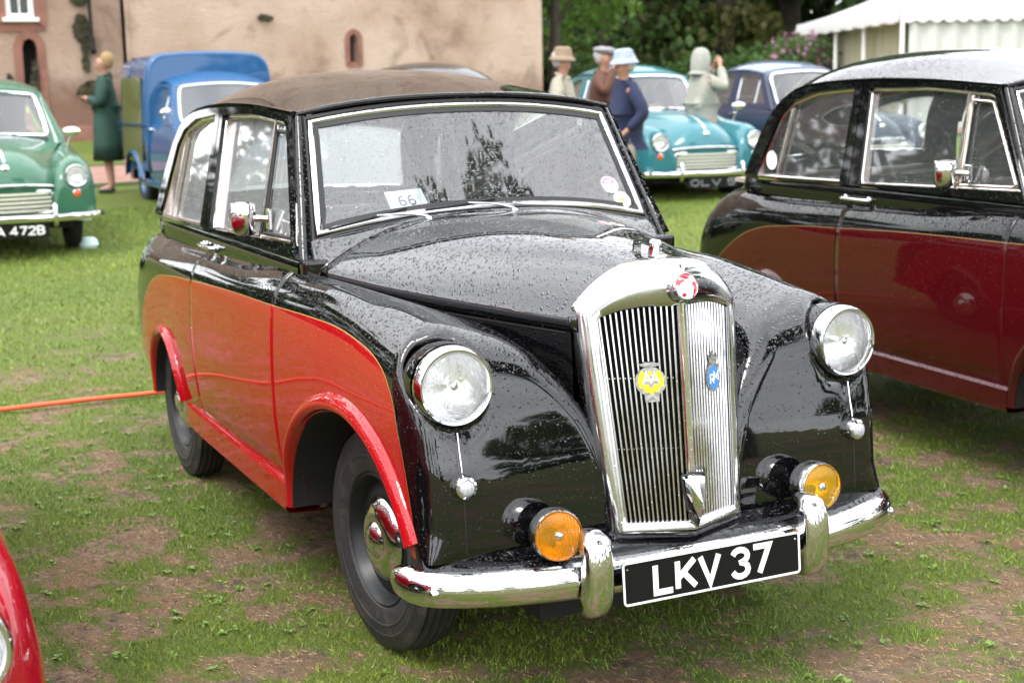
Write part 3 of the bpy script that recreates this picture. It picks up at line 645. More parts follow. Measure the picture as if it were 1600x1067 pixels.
    sweep('windscreen_rubber', ws_loop(ins=-.006), [(-.007, -.006), (-.005, .003), (.006, .003), (.006, -.006)], M_RUB, root, normal=(.86, 0, .51), closed=True)
    # ---- cabin sides
    for sgn in (1, -1):
        f3 = lambda x, z, o=0: (x, (tum(z)-o)*sgn, z)
        sel = [(p[0], p[2]-.008) for p in G[:40]]
        gz = lambda x: float(np.interp(-x, [-p[0] for p in sel], [p[1] for p in sel]))
        ax = lambda z: -.455+(-.728+.455)*(z-1.03)/(1.50-1.03)
        dtop = [(x, gz(x)) for x in np.linspace(-.735, -1.575, 12)]
        ud = poly('door_window_surround', [(ax(1.071), 1.071)]+dtop+[(-1.553, 1.071)], [DW], f3, MU, root, thick=.022, off=1 if sgn > 0 else 1)
        rtop = [(x, gz(x)) for x in np.linspace(-1.583, -2.19, 10)]+[(-2.26, 1.36), (-2.32, 1.26), (-2.37, 1.14), (-2.395, 1.071)]
        poly('rear_quarter', [(-1.559, 1.071)]+rtop, [RWN], f3, MU, root, thick=.022, off=1)
        for nm, x0, x1 in (('door_waist', -.462, -1.545), ('rear_waist', -1.5505, -2.44)):
            xx = np.linspace(x0, x1, 14); W = np.array([[(x, -.620*sgn, .985), (x, -.655*sgn, .99), (x, -.656*sgn, 1.03), (x, -.6535*sgn, 1.056), (x, -.650*sgn, 1.066), (x, -.645*sgn, 1.0712), (x, -.615*sgn, 1.0712)] for x in xx])
            if nm == 'rear_waist':
                for i, x in enumerate(xx): W[i, :, 0] = x; W[i, :, 1] *= 1-.10*max(0, (-x-2.2)/.3)**2*.5
            grid(nm, W, MU, root, sharp=40)
        ins = lambda L, d: [(x+(np.mean([q[0] for q in L])-x)*d/.45, z+(np.mean([q[1] for q in L])-z)*d/.2) for x, z in L]
        for nm, L in (('door_window', DW), ('rear_side_window', RWN)):
            w = poly(nm, L, [], lambda x, z: f3(x, z, -.012), glass, root)
            path = resample([f3(x, z, .0) for x, z in L], 70, True)
            sweep('window_frame', path, [(-.013, -.014), (-.013, .005), (-.006, .009), (.006, .009), (.011, .005), (.011, -.014)], M_CHF, w, normal=(0, -1*sgn, .2), closed=True)
            # inner black channel
        # quarter-light divider and frame in the door window
        q = [(-.905, 1.478), (-.885, 1.098)]
        path = np.array([f3(x, z, .003) for x, z in q]); ql = sweep('quarterlight_pillar', resample(path, 8), [(-.009, -.01), (-.009, .008), (.009, .008), (.009, -.01)], M_CHF, root, normal=(0, -sgn, .2))
        tri = [(-.868, 1.118), (-.560, 1.128), (-.770, 1.44), (-.888, 1.445)]
        sweep('quarterlight_frame', resample([f3(x, z, .002) for x, z in tri], 50, True), circ(.006, 8), M_RUB if extras else M_CHF, root, normal=(0, -sgn, .2), closed=True)
        box('quarterlight_catch', (-.925, min(sgn*-.566, sgn*-.552), 1.425), (-.885, max(sgn*-.566, sgn*-.552), 1.465), M_CH, root, .004)
        path = resample([f3(x, z, .002) for x, z in ((-2.10, 1.395), (-2.14, 1.078))], 8)
        sweep('rear_window_divider', path, [(-.008, -.01), (-.008, .006), (.008, .006), (.008, -.01)], M_CHF, root, normal=(0, -sgn, .2))
        # pillar shine strip
        tube('pillar_strip', smoothc([(-1.592, (tum(1.36)-.004)*sgn, 1.36), (-1.602, (tum(1.22)-.010)*sgn, 1.22), (-1.600, (tum(1.12)-.008)*sgn, 1.12)], 12), .006, M_CH, root, scale=np.r_[.3, .7, np.ones(8), .7, .3])
        # handle
        h = empty('door_handle', (0, 0, 0), 0, root); hy = lambda o: -(.655+o)*sgn
        tube('grip', smoothc([(-1.60, hy(.012), 1.018), (-1.585, hy(.026), 1.018), (-1.50, hy(.032), 1.018), (-1.42, hy(.026), 1.018), (-1.405, hy(.012), 1.018)], 24), .0085, M_CH, h, scale=np.r_[.7, .9, np.ones(20), .9, .7])
        for x in (-1.585, -1.42): lathe('rose', [(.016, 0), (.015, .006), (.009, .012), (.007, .024)], M_CH, h, (x, hy(0), 1.018), (0, -sgn, 0), n=18)
    # ---- wipers
    for t0, t1, px_ in ((-.42, -.93, .0), (.08, -.40, .0)):
        w = empty('wiper', (0, 0, 0), 0, root); b = ws_pt(t0, -.085)+np.array([.02, 0, .0]); b[1] = .585*t0
        lathe('spindle', [(.012, -.02), (.012, .012), (.009, .018), (.009, .034), (0, .036)], M_CH, w, b, (.5, 0, .85), n=14)
        e = b+np.array([.012, 0, .032]); m = ws_pt((t0+t1)/2, .045, .022); tip = ws_pt(t1, .03, .012)
        tube('wiper_arm', smoothc([e, e*.6+m*.4+np.array([0, 0, .006]), m], 14), .0042, M_SAT, w, scale=np.linspace(1.2, .6, 14))
        bl0 = ws_pt((t0+t1)/2+.2, .06, .014); bl0[1] += .0
        tube('wiper_blade', smoothc([ws_pt(t1, .035, .010), m+np.array([-.003, 0, -.004]), ws_pt((t0+t1)/2+.17, .075, .012)], 18), .0045, M_RIM, w, n=6)
    # ---- mirror on the quarterlight
    m = empty('door_mirror', (0, 0, 0), 0, root); c = (-.885, -.70, 1.165)
    def mp(a, b_, k): q = 1-.13*(b_ < 0)*abs(b_)-.0*b_; return (k*.030*max(0, 1-(abs(a)**3+abs(b_)**3)/1.6)+(-.008 if max(abs(a), abs(b_)) > .99 else .0), .041*a*q*(1-.10*abs(b_)**3), .054*b_*(1-.10*abs(a)**3))
    o = grid('mirror_shell', np.array([[mp(a, b_, 1) for a in np.linspace(-1, 1, 13)] for b_ in np.linspace(-1, 1, 13)]), M_CHD, m, thick=.003); xf(o, c, (0, R(6), R(-32)))
    g = box('mirror_glass', (-.0120, -.036, -.048), (-.0100, .036, .048), M_MIR, m); xf(g, c, (0, R(6), R(-32)))
    tube('mirror_arm', smoothc([(-.885, -.71, 1.165), (-.855, -.66, 1.168), (-.83, tum(1.18)-.008, 1.165)], 12), .011, M_CH, m)
    box('mirror_clamp', (-.85, tum(1.18)-.014, 1.13), (-.815, tum(1.18)+.0, 1.20), M_CH, m, .004)
    # ---- wheels
    mats = (M_TYRE, M_RIM, M_CH)
    wheel(root, (0, -.548, .322), R(5), 1, mats=mats); wheel(root, (0, .548, .322), R(5), -1, mats=mats)
    wheel(root, (-2.134, -.602, .322), 0, 1, mats=mats); wheel(root, (-2.134, .602, .322), 0, -1, mats=mats)
    tube('axle', [(0, -.5, .30), (0, .5, .30)], .03, M_UND, root); tube('axle', [(-2.134, -.5, .32), (-2.134, .5, .32)], .035, M_UND, root)
    # ---- inside
    lm = interior or M_LEAB
    for y0 in (-.56, .04):
        s = empty('front_seat', (0, 0, 0), 0, root)
        box('cushion', (-1.42, y0, .42), (-.95, y0+.52, .60), lm, s, .05, 4)
        b = box('backrest', (-.07, y0, 0), (.07, y0+.52, .52), lm, s, .055, 4); b.location = (-1.44, 0, .55); b.rotation_euler = (0, R(-14), 0)
    s = empty('rear_seat', (0, 0, 0), 0, root); box('cushion', (-2.25, -.58, .42), (-1.80, .58, .62), lm, s, .05, 4); b = box('backrest', (-.07, -.57, 0), (.07, .57, .52), lm, s, .05, 4); b.location = (-2.28, 0, .56); b.rotation_euler = (0, R(-16), 0)
    box('parcel_shelf', (-2.62, -.58, 1.02), (-2.34, .58, 1.04), M_TRIM, root)
    d = box('dashboard', (-.66, -.58, .98), (-.50, .58, 1.09), simple('dash_walnut', (.10, .04, .015), .3, var=.4, vscale=12) if 'dash_walnut' not in bpy.data.materials else bpy.data.materials['dash_walnut'], root, .02, 3)
    st = empty('steering_wheel', (-.80, -.29, 1.02), 0, root); st.rotation_euler = (0, R(-62), 0)
    tube('wheel_rim', [(.205*math.cos(a), .205*math.sin(a), 0) for a in np.linspace(0, 2*math.pi, 40, endpoint=False)], .010, M_TRIM if not extras else M_RUB, st, closed=True)
    for a in (R(90), R(210), R(330)): tube('spoke', [(0, 0, -.01), (.2*math.cos(a), .2*math.sin(a), 0)], .006, M_CHD, st)
    lathe('horn_push', [(.03, -.02), (.03, .004), (.02, .012), (0, .014)], M_RUB, st, (0, 0, 0), (0, 0, 1), n=20)
    tube('steering_column', [(0, 0, -.02), (0, 0, -.34)], .016, M_RUB, st)
    tube('interior_mirror_stem', [(-.70, 0, 1.50), (-.74, 0, 1.46)], .004, M_CHD, root); box('interior_mirror', (-.765, -.08, 1.425), (-.752, .08, 1.465), M_RUB, root, .006)
    for sgn in (1, -1): box('door_trim', (-1.50, min(-.615*sgn, -.63*sgn), .60), (-.60, max(-.615*sgn, -.63*sgn), 1.07), lm, root)
    return root
def rr(a, b, r, n=4):
    out = []
    for cx, cy, a0 in ((a-r, b-r, 0), (-a+r, b-r, 90), (-a+r, -b+r, 180), (a-r, -b+r, 270)):
        for k in range(n+1): t = R(a0+90*k/n); out.append((cx+r*math.cos(t), cy+r*math.sin(t)))
    return out
def smoothgrid(P):
    """refine along axis 1 by catmull-rom"""
    return np.stack([smoothc(row, 16) for row in P])
def grille(root):
    xc = lambda z: .648+(1.08-z)*.100; ys = lambda z: .232-(1.0-np.minimum(z, 1.0))*.072; xs_ = lambda z: .540+(1.0-z)*.175
    def face(s, z, out=0.):
        q = np.array([xc(z)+(xs_(z)-xc(z))*abs(s), s*ys(z), z]); return q+out*np.array([.93, s*.3, .1])
    ztop = lambda s: 1.128-.118*abs(s)**2.6; ztin = lambda s: 1.022-.030*abs(s)**3
    # outline loops: t round the shell (start bottom left)
    outer, inner = [], []
    N = 22
    sl = [-1]*N+list(np.linspace(-1, 1, 2*N+1))+[1]*N; zl = list(np.linspace(.438, 1.0, N))+[None]*(2*N+1)+list(np.linspace(1.0, .438, N))
    for s, z in zip(sl, zl):
        if z is None: outer.append((s, ztop(s))); inner.append((s*.835, ztin(s)))
        else: outer.append((s, z if z < .999 else 1.0)); inner.append((s*.835, .478+(z-.438)*(ztin(1)-.478)/(1.0-.438)))
    sb = np.linspace(1, -1, 2*N+1)[1:-1]
    for s in sb: outer.append((s, .438)); inner.append((s*.835, .478))
    rows = []
    o = [face(s, z) for s, z in outer]; i_ = [face(s, z) for s, z in inner]
    A = np.array(o); Bq = np.array(i_); cen = np.array([.66, 0, .78]); rad = A-cen; rad[:, 0] = 0; rad /= np.linalg.norm(rad, axis=1)[:, None]
    bk = A.copy(); bk[:, 0] -= .03; bk += rad*.010; bk2 = A.copy(); bk2[:, 0] = np.minimum(bk2[:, 0]-.115, .56); bk2 += rad*.004
    bott = np.array([z <= .4381 for s, z in outer]); bk2[bott, 0] = A[bott, 0]-.07
    rec = Bq.copy(); rec[:, 0] -= .030
    P = np.stack([rec, Bq+np.array([-.004, 0, 0]), Bq*.9+A*.1+np.array([.004, 0, 0]), Bq*.5+A*.5+np.array([.007, 0, 0]), Bq*.12+A*.88+np.array([.003, 0, 0]), A+rad*.006+np.array([-.008, 0, 0]), bk, bk2])
    g = empty('radiator_grille', (0, 0, 0), 0, root)
    grid('grille_shell', P.transpose(1, 0, 2), M_SAT, g, cu=True, sharp=60)
    # dark radiator behind
    mesh('radiator_core', [(.555, -.2, .46), (.46, -.22, 1.02), (.54, 0, 1.03), (.62, 0, .46), (.46, .22, 1.02), (.555, .2, .46)], [(0, 1, 2, 3), (3, 2, 4, 5)], simple('radiator_black', (.004, .004, .004), .9), g, smooth=False)
    # slats
    ns = 14; base = None
    for sg in (-1, 1):
        for k in range(ns):
            s = sg*(.06+(.835-.06)*(k+.5)/ns); z0, z1 = .476, float(ztin(s/.835))+.004
            a, b = face(s, z0), face(s, z1); a[0] -= .008; b[0] -= .008; h = .0034
            V = [];
            for q in (a, b):
                V += [(q[0]-.012, q[1]-h*.5, q[2]), (q[0]-.001, q[1]-h, q[2]), (q[0]+.0012, q[1], q[2]), (q[0]-.001, q[1]+h, q[2]), (q[0]-.012, q[1]+h*.5, q[2])]
            F = [(0, 1, 6, 5), (1, 2, 7, 6), (2, 3, 8, 7), (3, 4, 9, 8), (4, 0, 5, 9)]
            mesh('grille_slat', V, F, M_SAT, g, smooth=False)
        for zz in (.66, .84): tube('cross_wire', [face(sg*.06, zz, -.030), face(sg*.80, zz, -.030)], .0018, M_CHD, g, n=6)
    # centre bar
    cb = np.array([[face(-.055, z, -.02), face(-.05, z, .000), face(-.025, z, .006), face(0, z, .008), face(.025, z, .006), face(.05, z, .0), face(.055, z, -.02)] for z in (.46, .75, 1.03)]); grid('centre_bar', cb, M_CH, g, sharp=20)
    # shield at the foot of the prow
    sh = [(-.030, .055), (-.027, .02), (-.020, -.02), (0, -.062), (.020, -.02), (.027, .02), (.030, .055), (.0, .062)]
    c = face(0, .532, .020); nn = np.array([.93, -.0, -.1])
    def shp(a, b, o): return (c[0]+o-.25*abs(a)-b*.1, a, c[2]+b)
    V = [shp(a, b, 0) for a, b in sh]+[shp(a*.72, b*.78, .010) for a, b in sh]+[shp(0, 0, .024)]+[shp(a, b, -.02) for a, b in sh]; n = 8; F = []
    for k in range(n): F += [(k, (k+1) % n, n+(k+1) % n, n+k), (n+k, n+(k+1) % n, 2*n), (2*n+1+k, 2*n+1+(k+1) % n, (k+1) % n, k)]
    mesh('shield_badge', V, F, M_CHD, g, smooth=False)
    sweep('shield_rim', resample([shp(a*1.15, b*1.12, -.006) for a, b in sh], 40, True), circ(.003, 6), M_RUB, g, normal=(1, 0, 0), closed=True)
    # round globe emblem on the shell top
    e = empty('globe_emblem', (0, 0, 0), 0, root); ec = face(0, 1.070, .006); ea = (1, 0, .28)
    lathe('emblem_cup', [(.040, -.03), (.038, -.008), (.0355, .010), (.033, .015), (.031, .012)], M_CHD, e, ec, ea, n=36)
    m, n, b = newmat('globe_enamel') if 'globe_enamel' not in bpy.data.materials else (bpy.data.materials['globe_enamel'], None, None)
    if n:
        f = noisen(n, 26, 2, .5); cc = ramp(n, f, [(0, (.40, .62, .68)), (.54, (.62, .78, .82)), (.57, (.45, .015, .03)), (1, (.36, .01, .02))]); cc.node.color_ramp.interpolation = 'LINEAR'; n.links.new(cc, b.inputs['Base Color']); b.inputs['Roughness'].default_value = .12; b.inputs['Coat Weight'].default_value = 1
    lathe('enamel_disc', [(.0315, .012), (.023, .017), (.012, .019), (0, .020)], m, e, ec, ea, n=28)
    # bonnet handle / mascot
    h = empty('bonnet_handle', (0, 0, 0), 0, root)
    sweep('handle_bow', smoothc([(.52, 0, 1.130), (.530, 0, 1.158), (.515, 0, 1.172), (.46, 0, 1.172), (.430, 0, 1.165), (.424, 0, 1.135)], 26), [(-.011, -.004), (-.011, .004), (.011, .004), (.011, -.004)], M_CHD, h, normal=(0, 1, 0) if False else (0, 0, 1), sharp=30)
    lathe('handle_knob', [(.017, -.03), (.015, -.006), (.016, .004), (.012, .010), (0, .012)], M_CHD, h, (.525, -.004, 1.168), (.2, 0, 1), n=20)
    tube('handle_spike', [(.44, 0, 1.168), (.39, 0, 1.164)], .004, M_CHD, h, scale=[1, .3])
    box('handle_foot', (.505, -.016, 1.118), (.545, .016, 1.14), M_CHD, h, .004)
    return face

# ------------------------------------------------------------------ small rounded saloon and van (background cars)
MT = [
 (-2.98, [(0, .40), (0, .52), (0, .66), (-.18, .66), (-.32, .65), (-.40, .63), (-.46, .60), (-.50, .56), (-.53, .51), (-.54, .46), (-.54, .42), (-.53, .38)]),
 (-2.65, [(0, .40), (0, .6), (0, .84), (-.2, .84), (-.40, .82), (-.50, .80), (-.58, .77), (-.64, .70), (-.68, .62), (-.70, .52), (-.69, .43), (-.67, .36)]),
 (-2.2, [(-.3, .4), (-.4, .7), (-.5, .86), (-.55, .92), (-.59, .94), (-.62, .94), (-.66, .91), (-.71, .83), (-.745, .70), (-.755, .55), (-.745, .42), (-.72, .34)]),
 (-1.5, [(-.55, .36), (-.57, .6), (-.60, .82), (-.615, .90), (-.63, .945), (-.645, .955), (-.67, .93), (-.70, .85), (-.715, .70), (-.72, .55), (-.71, .42), (-.69, .30)]),
 (-.6, [(-.55, .36), (-.57, .6), (-.59, .80), (-.61, .87), (-.63, .915), (-.645, .93), (-.675, .905), (-.70, .83), (-.715, .70), (-.72, .55), (-.71, .42), (-.69, .30)]),
 (-.1, [(-.36, .36), (-.40, .6), (-.44, .76), (-.49, .83), (-.54, .865), (-.60, .875), (-.66, .85), (-.71, .78), (-.735, .67), (-.745, .55), (-.745, .42), (-.73, .32)]),
 (.3, [(-.34, .36), (-.36, .55), (-.40, .70), (-.45, .78), (-.51, .825), (-.58, .84), (-.65, .82), (-.705, .75), (-.73, .65), (-.74, .54), (-.74, .43), (-.73, .34)]),
 (.66, [(-.36, .34), (-.37, .48), (-.39, .60), (-.43, .69), (-.49, .745), (-.56, .765), (-.63, .75), (-.685, .69), (-.71, .61), (-.72, .51), (-.72, .42), (-.71, .34)])]
def MF(y, z):
    zz = np.asarray(z, float); d = np.hypot(np.abs(y)-.565, zz-.665); return .62-.10*np.clip((zz-.55)/.3, 0, 1)**2-.5*np.clip(np.abs(y)-.58, 0, 1)**2-.10*np.exp(-(d/.082)**8)
def MR(y, z):
    zz = np.asarray(z, float); return -3.0+.25*np.clip((zz-.45)/.4, 0, 1.2)**2+.5*np.clip(np.abs(y)-.1, 0, 1)**2
MS = Shell(MT, MF, [.02, .05, .10, .16, .20, .22, .22, .2, .18, .15, .12, .05], (-.54, .34), MR, [.02, .04, .14, .3, .34, .34, .34, .32, .3, .24, .15, .05], (-.27, .40))
MARCH = [(.0, .30, .36, .355), (-2.18, .30, .30, .24)]
def car_num(text, M_fore, parent, c, h=.075, w=.55):
    fn = lambda a, b, k: (c[0]+k, c[1]+a, c[2]+b)
    pl = poly('number_plate', rr(w/2, h*.72, .006), [], lambda a, b: fn(a, b, -.002), M_PLB, parent, thick=.003)
    lettering('character', text, h, h*.17, fn, M_fore, pl, gap=.22, width=w*.86); return pl
def build_minor(label, col, group, van=False, plate=None, mirrors=True, grille_cream=True, roof_sheen=None, bumper=True, mirror_big=False):
    root = empty('delivery_van' if van else 'rounded_saloon_car'); tag(root, label, 'van' if van else 'car', group)
    pm = paint('body_paint', col, .09, .25, wscale=.5); rm = pm if roof_sheen is None else paint('roof_sheen_paint', roof_sheen, .12, .3, wscale=.5)
    v = np.linspace(0, 11, 56); creamm = bpy.data.materials.get('cream_slats') or simple('cream_slats', (.62, .60, .50), .4)
    for sgn in (1, -1):
        def fl(P): Q = P.copy(); Q[..., 1] *= sgn; return Q
        a = MS.cap(-.6, 26, v, 14); m, a = cut_arches(a, MARCH[:1]); grid('front_wing', fl(a), pm, root, mask=m)
        grid('door', fl(MS.rows(-1.52, -.606, 12, v)), pm, root)
        if not van:
            a = MS.cap(-1.526, 26, v, 14, rear=True); m, a = cut_arches(a, MARCH[1:]); grid('rear_wing', fl(a), pm, root, mask=m)
        for ai, (cx, cz, aa, bb) in enumerate(MARCH):
            th = np.linspace(R(-5), R(185), 26); pf = np.array([(cx+aa*math.cos(t), 0, cz+bb*math.sin(t)) for t in th])
            for q in pf: q[1] = -abs(MS.side_y(q[0], max(q[2], .36)))*sgn if not (van and ai) else -.715*sgn
            tube('wheel_arch_lip', pf, .010, pm, root, n=6)
            lin = np.stack([np.stack([pf[:, 0], np.full(len(pf), -yy*sgn), pf[:, 2]], -1) for yy in (.70, .45)]); grid('arch_liner', lin, M_UND, root)
            bk = [(q[0], -.45*sgn, q[2]) for q in pf]; mesh('arch_liner', bk, [tuple(range(len(bk)))], M_UND, root, smooth=False)
        box('sill', (-1.85, min(-.66*sgn, -.70*sgn), .24), (-.38, max(-.66*sgn, -.70*sgn), .325), pm, root, .015)
        lathe('lamp_pod', [(.095, .0), (.10, -.03), (.09, -.10), (.05, -.15)], pm, root, (.60, -.565*sgn, .665), (1, 0, .03), n=30)
        lamp(root, 'headlight', (.638, -.565*sgn, .665), (1, 0, .03), .094, .055, M_LENS, bezel=.17, dome=.3, bulb=False)
        L = lathe('indicator', [(.034, -.02), (.034, .004), (.022, .018), (0, .024)], bpy.data.materials.get('indicator_orange') or simple('indicator_orange', (.62, .09, .015), .25), root, (.610, -.565*sgn, .515), (1, -.1*sgn, 0), n=20)
        lathe('indicator_rim', [(.034, 0), (.040, .0), (.040, .010), (.033, .012)], M_CHD, root, (.610, -.565*sgn, .515), (1, -.1*sgn, 0), n=20)
        for x, yy in ((0, .575), (-2.18, .575)): pass
    for x in (0, -2.18):
        for sgn in (1, -1): wheel(root, (x, -.585*sgn, .295), 0, sgn, .295, mats=(M_TYRE, M_RIM if not van else pm, M_CHD), W=.13)
    box('underbody', (-2.6, -.56, .22), (.45, .56, .50), M_UND, root)
    # bonnet and nose
    prof = smoothc([(-.60, 0, .985), (-.2, 0, .965), (.15, 0, .925), (.40, 0, .865), (.555, 0, .775), (.625, 0, .67), (.640, 0, .585)], 26)
    T = np.linspace(-1, 1, 27); P = []
    for k, p in enumerate(prof):
        u = k/25; w = float(catm([0, .4, .75, 1], [.605, .47, .42, .40], u)); side = np.array([p[0]-.02-.10*u*u, 0, max(.60, .90-.10*u-.21*u**3) if u < 1 else .585])
        side[2] = float(catm([0, .4, .7, 1], [.90, .80, .70, .56], u)); P.append([(p[0]-(p[0]-side[0])*abs(t)**2.6, w*t, p[2]-(p[2]-side[2])*abs(t)**2.4) for t in T])
    grid('bonnet', np.array(P), pm, root)
    tube('bonnet_strip', [(p[0], 0, p[2]+.006) for p in prof[8:22]], .011, M_CHD, root, scale=np.linspace(.4, 1.3, 14)); lathe('bonnet_badge', [(0, .03), (.02, .024), (.034, .010), (.036, -.01)], M_CHD, root, (prof[22][0]-.01, 0, prof[22][2]), (1, 0, .4), n=20)
    # nose panel with grille
    NP = np.array([[(.632-.11*abs(t)**2.2, .46*t, z) for t in np.linspace(-1, 1, 21)] for z in (.30, .45, .60)]); grid('nose_panel', NP, pm, root)
    g = empty('grille', (0, 0, 0), 0, root); npx = lambda y: .637-.11*abs(y/.46)**2.2
    gl_ = [(a, .455+b) for a, b in rr(.375, .092, .05)]; base = poly('grille_back', gl_, [], lambda a, b: (npx(a), a, b), M_RUB, g)
    for k in range(5):
        z = .385+.035*k; hw = .355 if 0 < k < 4 else .335
        S = np.array([[(npx(y)+.004, y, z-.010), (npx(y)+.016, y, z-.006), (npx(y)+.018, y, z+.006), (npx(y)+.004, y, z+.011)] for y in np.linspace(-hw, hw, 13)]); grid('grille_slat', S, creamm, g, sharp=30)
    sweep('grille_surround', resample([(npx(a)+.008, a, b) for a, b in gl_], 60, True), circ(.014, 8), M_CHD, g, normal=(1, 0, 0), closed=True)
    tube('nose_moulding', smoothc([(.515, -.435, .36), (.535, -.44, .50), (.565, -.405, .575), (.635, -.2, .60), (.648, 0, .605), (.635, .2, .60), (.565, .405, .575), (.535, .44, .50), (.515, .435, .36)], 40), .010, M_CHD, root)
    # bumper
    bp = smoothc([(.52, -.76, .33), (.62, -.72, .33), (.70, -.5, .33), (.73, 0, .33), (.70, .5, .33), (.62, .72, .33), (.52, .76, .33)], 44); sweep('bumper', bp, [(0, .036), (.024, .028), (.032, 0), (.024, -.028), (0, -.036), (.006, 0)], M_CHD, root)
    for sgn in (1, -1):
        op = smoothc([(.70, 0, .44), (.725, 0, .43), (.738, 0, .36), (.735, 0, .29), (.70, 0, .26)], 14); op[:, 1] = .36*sgn; tube('overrider', op, .022, M_CHD, root, scale=np.r_[.5, .8, np.ones(10), .9, .7])
        tube('bumper_iron', [(.4, .36*sgn, .33), (.72, .36*sgn, .33)], .015, M_RIM, root)
    if plate: car_num(plate, M_WHT if '472' in plate else (bpy.data.materials.get('dull_grey_print') or simple('dull_grey_print', (.16, .17, .17), .6)), root, (.745, .0, .235), .078, .60)
    # cabin
    g0 = [(-.985, -.505, 1.355), (-1.35, -.535, 1.405), (-1.75, -.535, 1.395), (-2.1, -.525, 1.30), (-2.35, -.53, 1.13), (-2.52, -.55, .95), (-2.60, -.55, .85)]
    c0 = [(-.93, 0, 1.415), (-1.3, 0, 1.495), (-1.75, 0, 1.50), (-2.15, 0, 1.40), (-2.45, 0, 1.19), (-2.66, 0, .97), (-2.74, 0, .84)]
    if van: g0 = [(-.985, -.505, 1.355), (-1.25, -.535, 1.40), (-1.56, -.54, 1.41)]; c0 = [(-.93, 0, 1.415), (-1.25, 0, 1.49), (-1.56, 0, 1.51)]
    n = 30; G = smoothc(g0, n); Cn = smoothc(c0, n); tv = -np.cos(np.linspace(0, math.pi, 25))
    P = np.array([[(G[i, 0]+(Cn[i, 0]-G[i, 0])*(1-abs(t)**2.4), -t*G[i, 1], G[i, 2]+(Cn[i, 2]-G[i, 2])*(1-abs(t)**2.7)) for t in tv] for i in range(n)])
    mk = np.ones((n-1, 24), bool); mid = (tv[1:]+tv[:-1])/2
    if not van:
        for i in range(n-1):
            if 1.12 < Cn[i, 2] < 1.34 and i > 12: mk[i, np.abs(mid) < .62] = False
    grid('roof', P, rm, root, mask=mk, thick=.015)
    if not van:
        ii = [i for i in range(12, n-1) if not mk[i].all()]; jj = np.where(np.abs(mid) < .62)[0]; grid('rear_window', P[ii[0]:ii[-1]+2, jj[0]:jj[-1]+2], M_GLB, root)
    tm = lambda z: -(.648-.143*np.clip((z-.93)/.43, 0, 1.1))
    for sgn in (1, -1):
        f3 = lambda x, z, o=0: (x, (tm(z)-o)*sgn, z)
        gz = lambda x: float(np.interp(-x, [-p[0] for p in G], [p[2] for p in G]))-.006
        dw = [(-.80, 1.00), (-1.44, 1.00), (-1.47, 1.34), (-1.13, 1.325), (-1.05, 1.29)]
        top = [(x, gz(x)) for x in np.linspace(-.995, -1.52, 8)]
        poly('door_window_surround', [(-.62, .93)]+top+[(-1.52, .93)], [dw], f3, pm, root, thick=.02, off=1)
        wn = poly('door_window', dw, [], lambda x, z: f3(x, z, -.01), M_GLB, root); sweep('window_frame', resample([f3(x, z) for x, z in dw], 40, True), circ(.009, 6), M_CHD, wn, normal=(0, -sgn, .3), closed=True)
        tube('quarterlight_pillar', [f3(-1.05, 1.30, .004), f3(-1.03, 1.0, .004)], .008, M_CHD, root, n=6)
        if not van:
            rw = [(-1.60, 1.00), (-2.14, 1.00), (-2.16, 1.06), (-2.0, 1.26), (-1.80, 1.33), (-1.61, 1.345)]
            poly('rear_quarter', [(-1.525, .93)]+[(x, gz(x)) for x in np.linspace(-1.525, -2.5, 14)]+[(-2.52, .93)], [rw], f3, pm, root, thick=.02, off=1)
            wn = poly('rear_side_window', rw, [], lambda x, z: f3(x, z, -.01), M_GLB, root); sweep('window_frame', resample([f3(x, z) for x, z in rw], 40, True), circ(.009, 6), M_CHD, wn, normal=(0, -sgn, .3), closed=True)
        tube('door_handle', smoothc([(-1.46, -.685*sgn, .885), (-1.45, -.715*sgn, .885), (-1.34, -.72*sgn, .885), (-1.33, -.69*sgn, .885)], 12), .010, M_CHD, root, n=6)
    def wp(t, s):
        a = np.array([-.60-.05*(t*t-1)*0-.09*t*t, .555*t, .970-.03*t*t]); b = np.array([-.925-.06*t*t, .475*t, 1.385-.03*t*t]); return a*(1-s)+b*s
    # scuttle + windscreen surround panel
    Sx = np.array([[wp(t, s)*1.0 for t in np.linspace(-1.12, 1.12, 25)] for s in (-.12, .06)]); Sx[0, :, 2] -= .03; grid('scuttle', Sx, pm, root)
    Hd = np.array([[wp(t, .95), P[0, int(round((t+1.08)/2.16*24))]] for t in np.linspace(-1.08, 1.08, 25)]); grid('screen_header', Hd, rm, root)
    for sgn in (1, -1):
        Pp = np.array([[wp(.955*sgn, s), wp(1.06*sgn, s)+np.array([.0, 0, 0]), np.array([-.64-.36*s, tm(.95+.41*s)*-sgn, .95+.41*s])] for s in np.linspace(-.1, 1.05, 10)]); grid('windscreen_pillar', Pp, pm, root)
    lp = []
    for a in [(t, .04+.02*t**4) for t in np.linspace(-.90, .90, 14)]+[(.96, .14), (.975, .5), (.96, .86)]+[(t, .955-.02*t**4) for t in np.linspace(.90, -.90, 14)]+[(-.96, .86), (-.975, .5), (-.96, .14)]: lp.append(wp(*a)+np.array([.006, 0, .004]))
    W = grid('windscreen', np.array([[wp(t, s) for t in np.linspace(-.97, .97, 16)] for s in np.linspace(.03, .97, 6)]), M_GLB, root)
    sweep('windscreen_frame', smoothc(lp, 90, True), circ(.013 if van else .017, 8), M_CHD if not van else (bpy.data.materials.get('white_trim') or simple('white_trim', (.7, .72, .73), .3)), root, normal=(.8, 0, .6), closed=True)
    for t0 in (-.35, .25): tube('wiper', smoothc([wp(t0, -.03)+np.array([.03, 0, .03]), wp(t0-.25, .06)+np.array([.03, 0, .03]), wp(t0-.5, .10)+np.array([.02, 0, .02])], 10), .006, M_CHD, root, n=5)
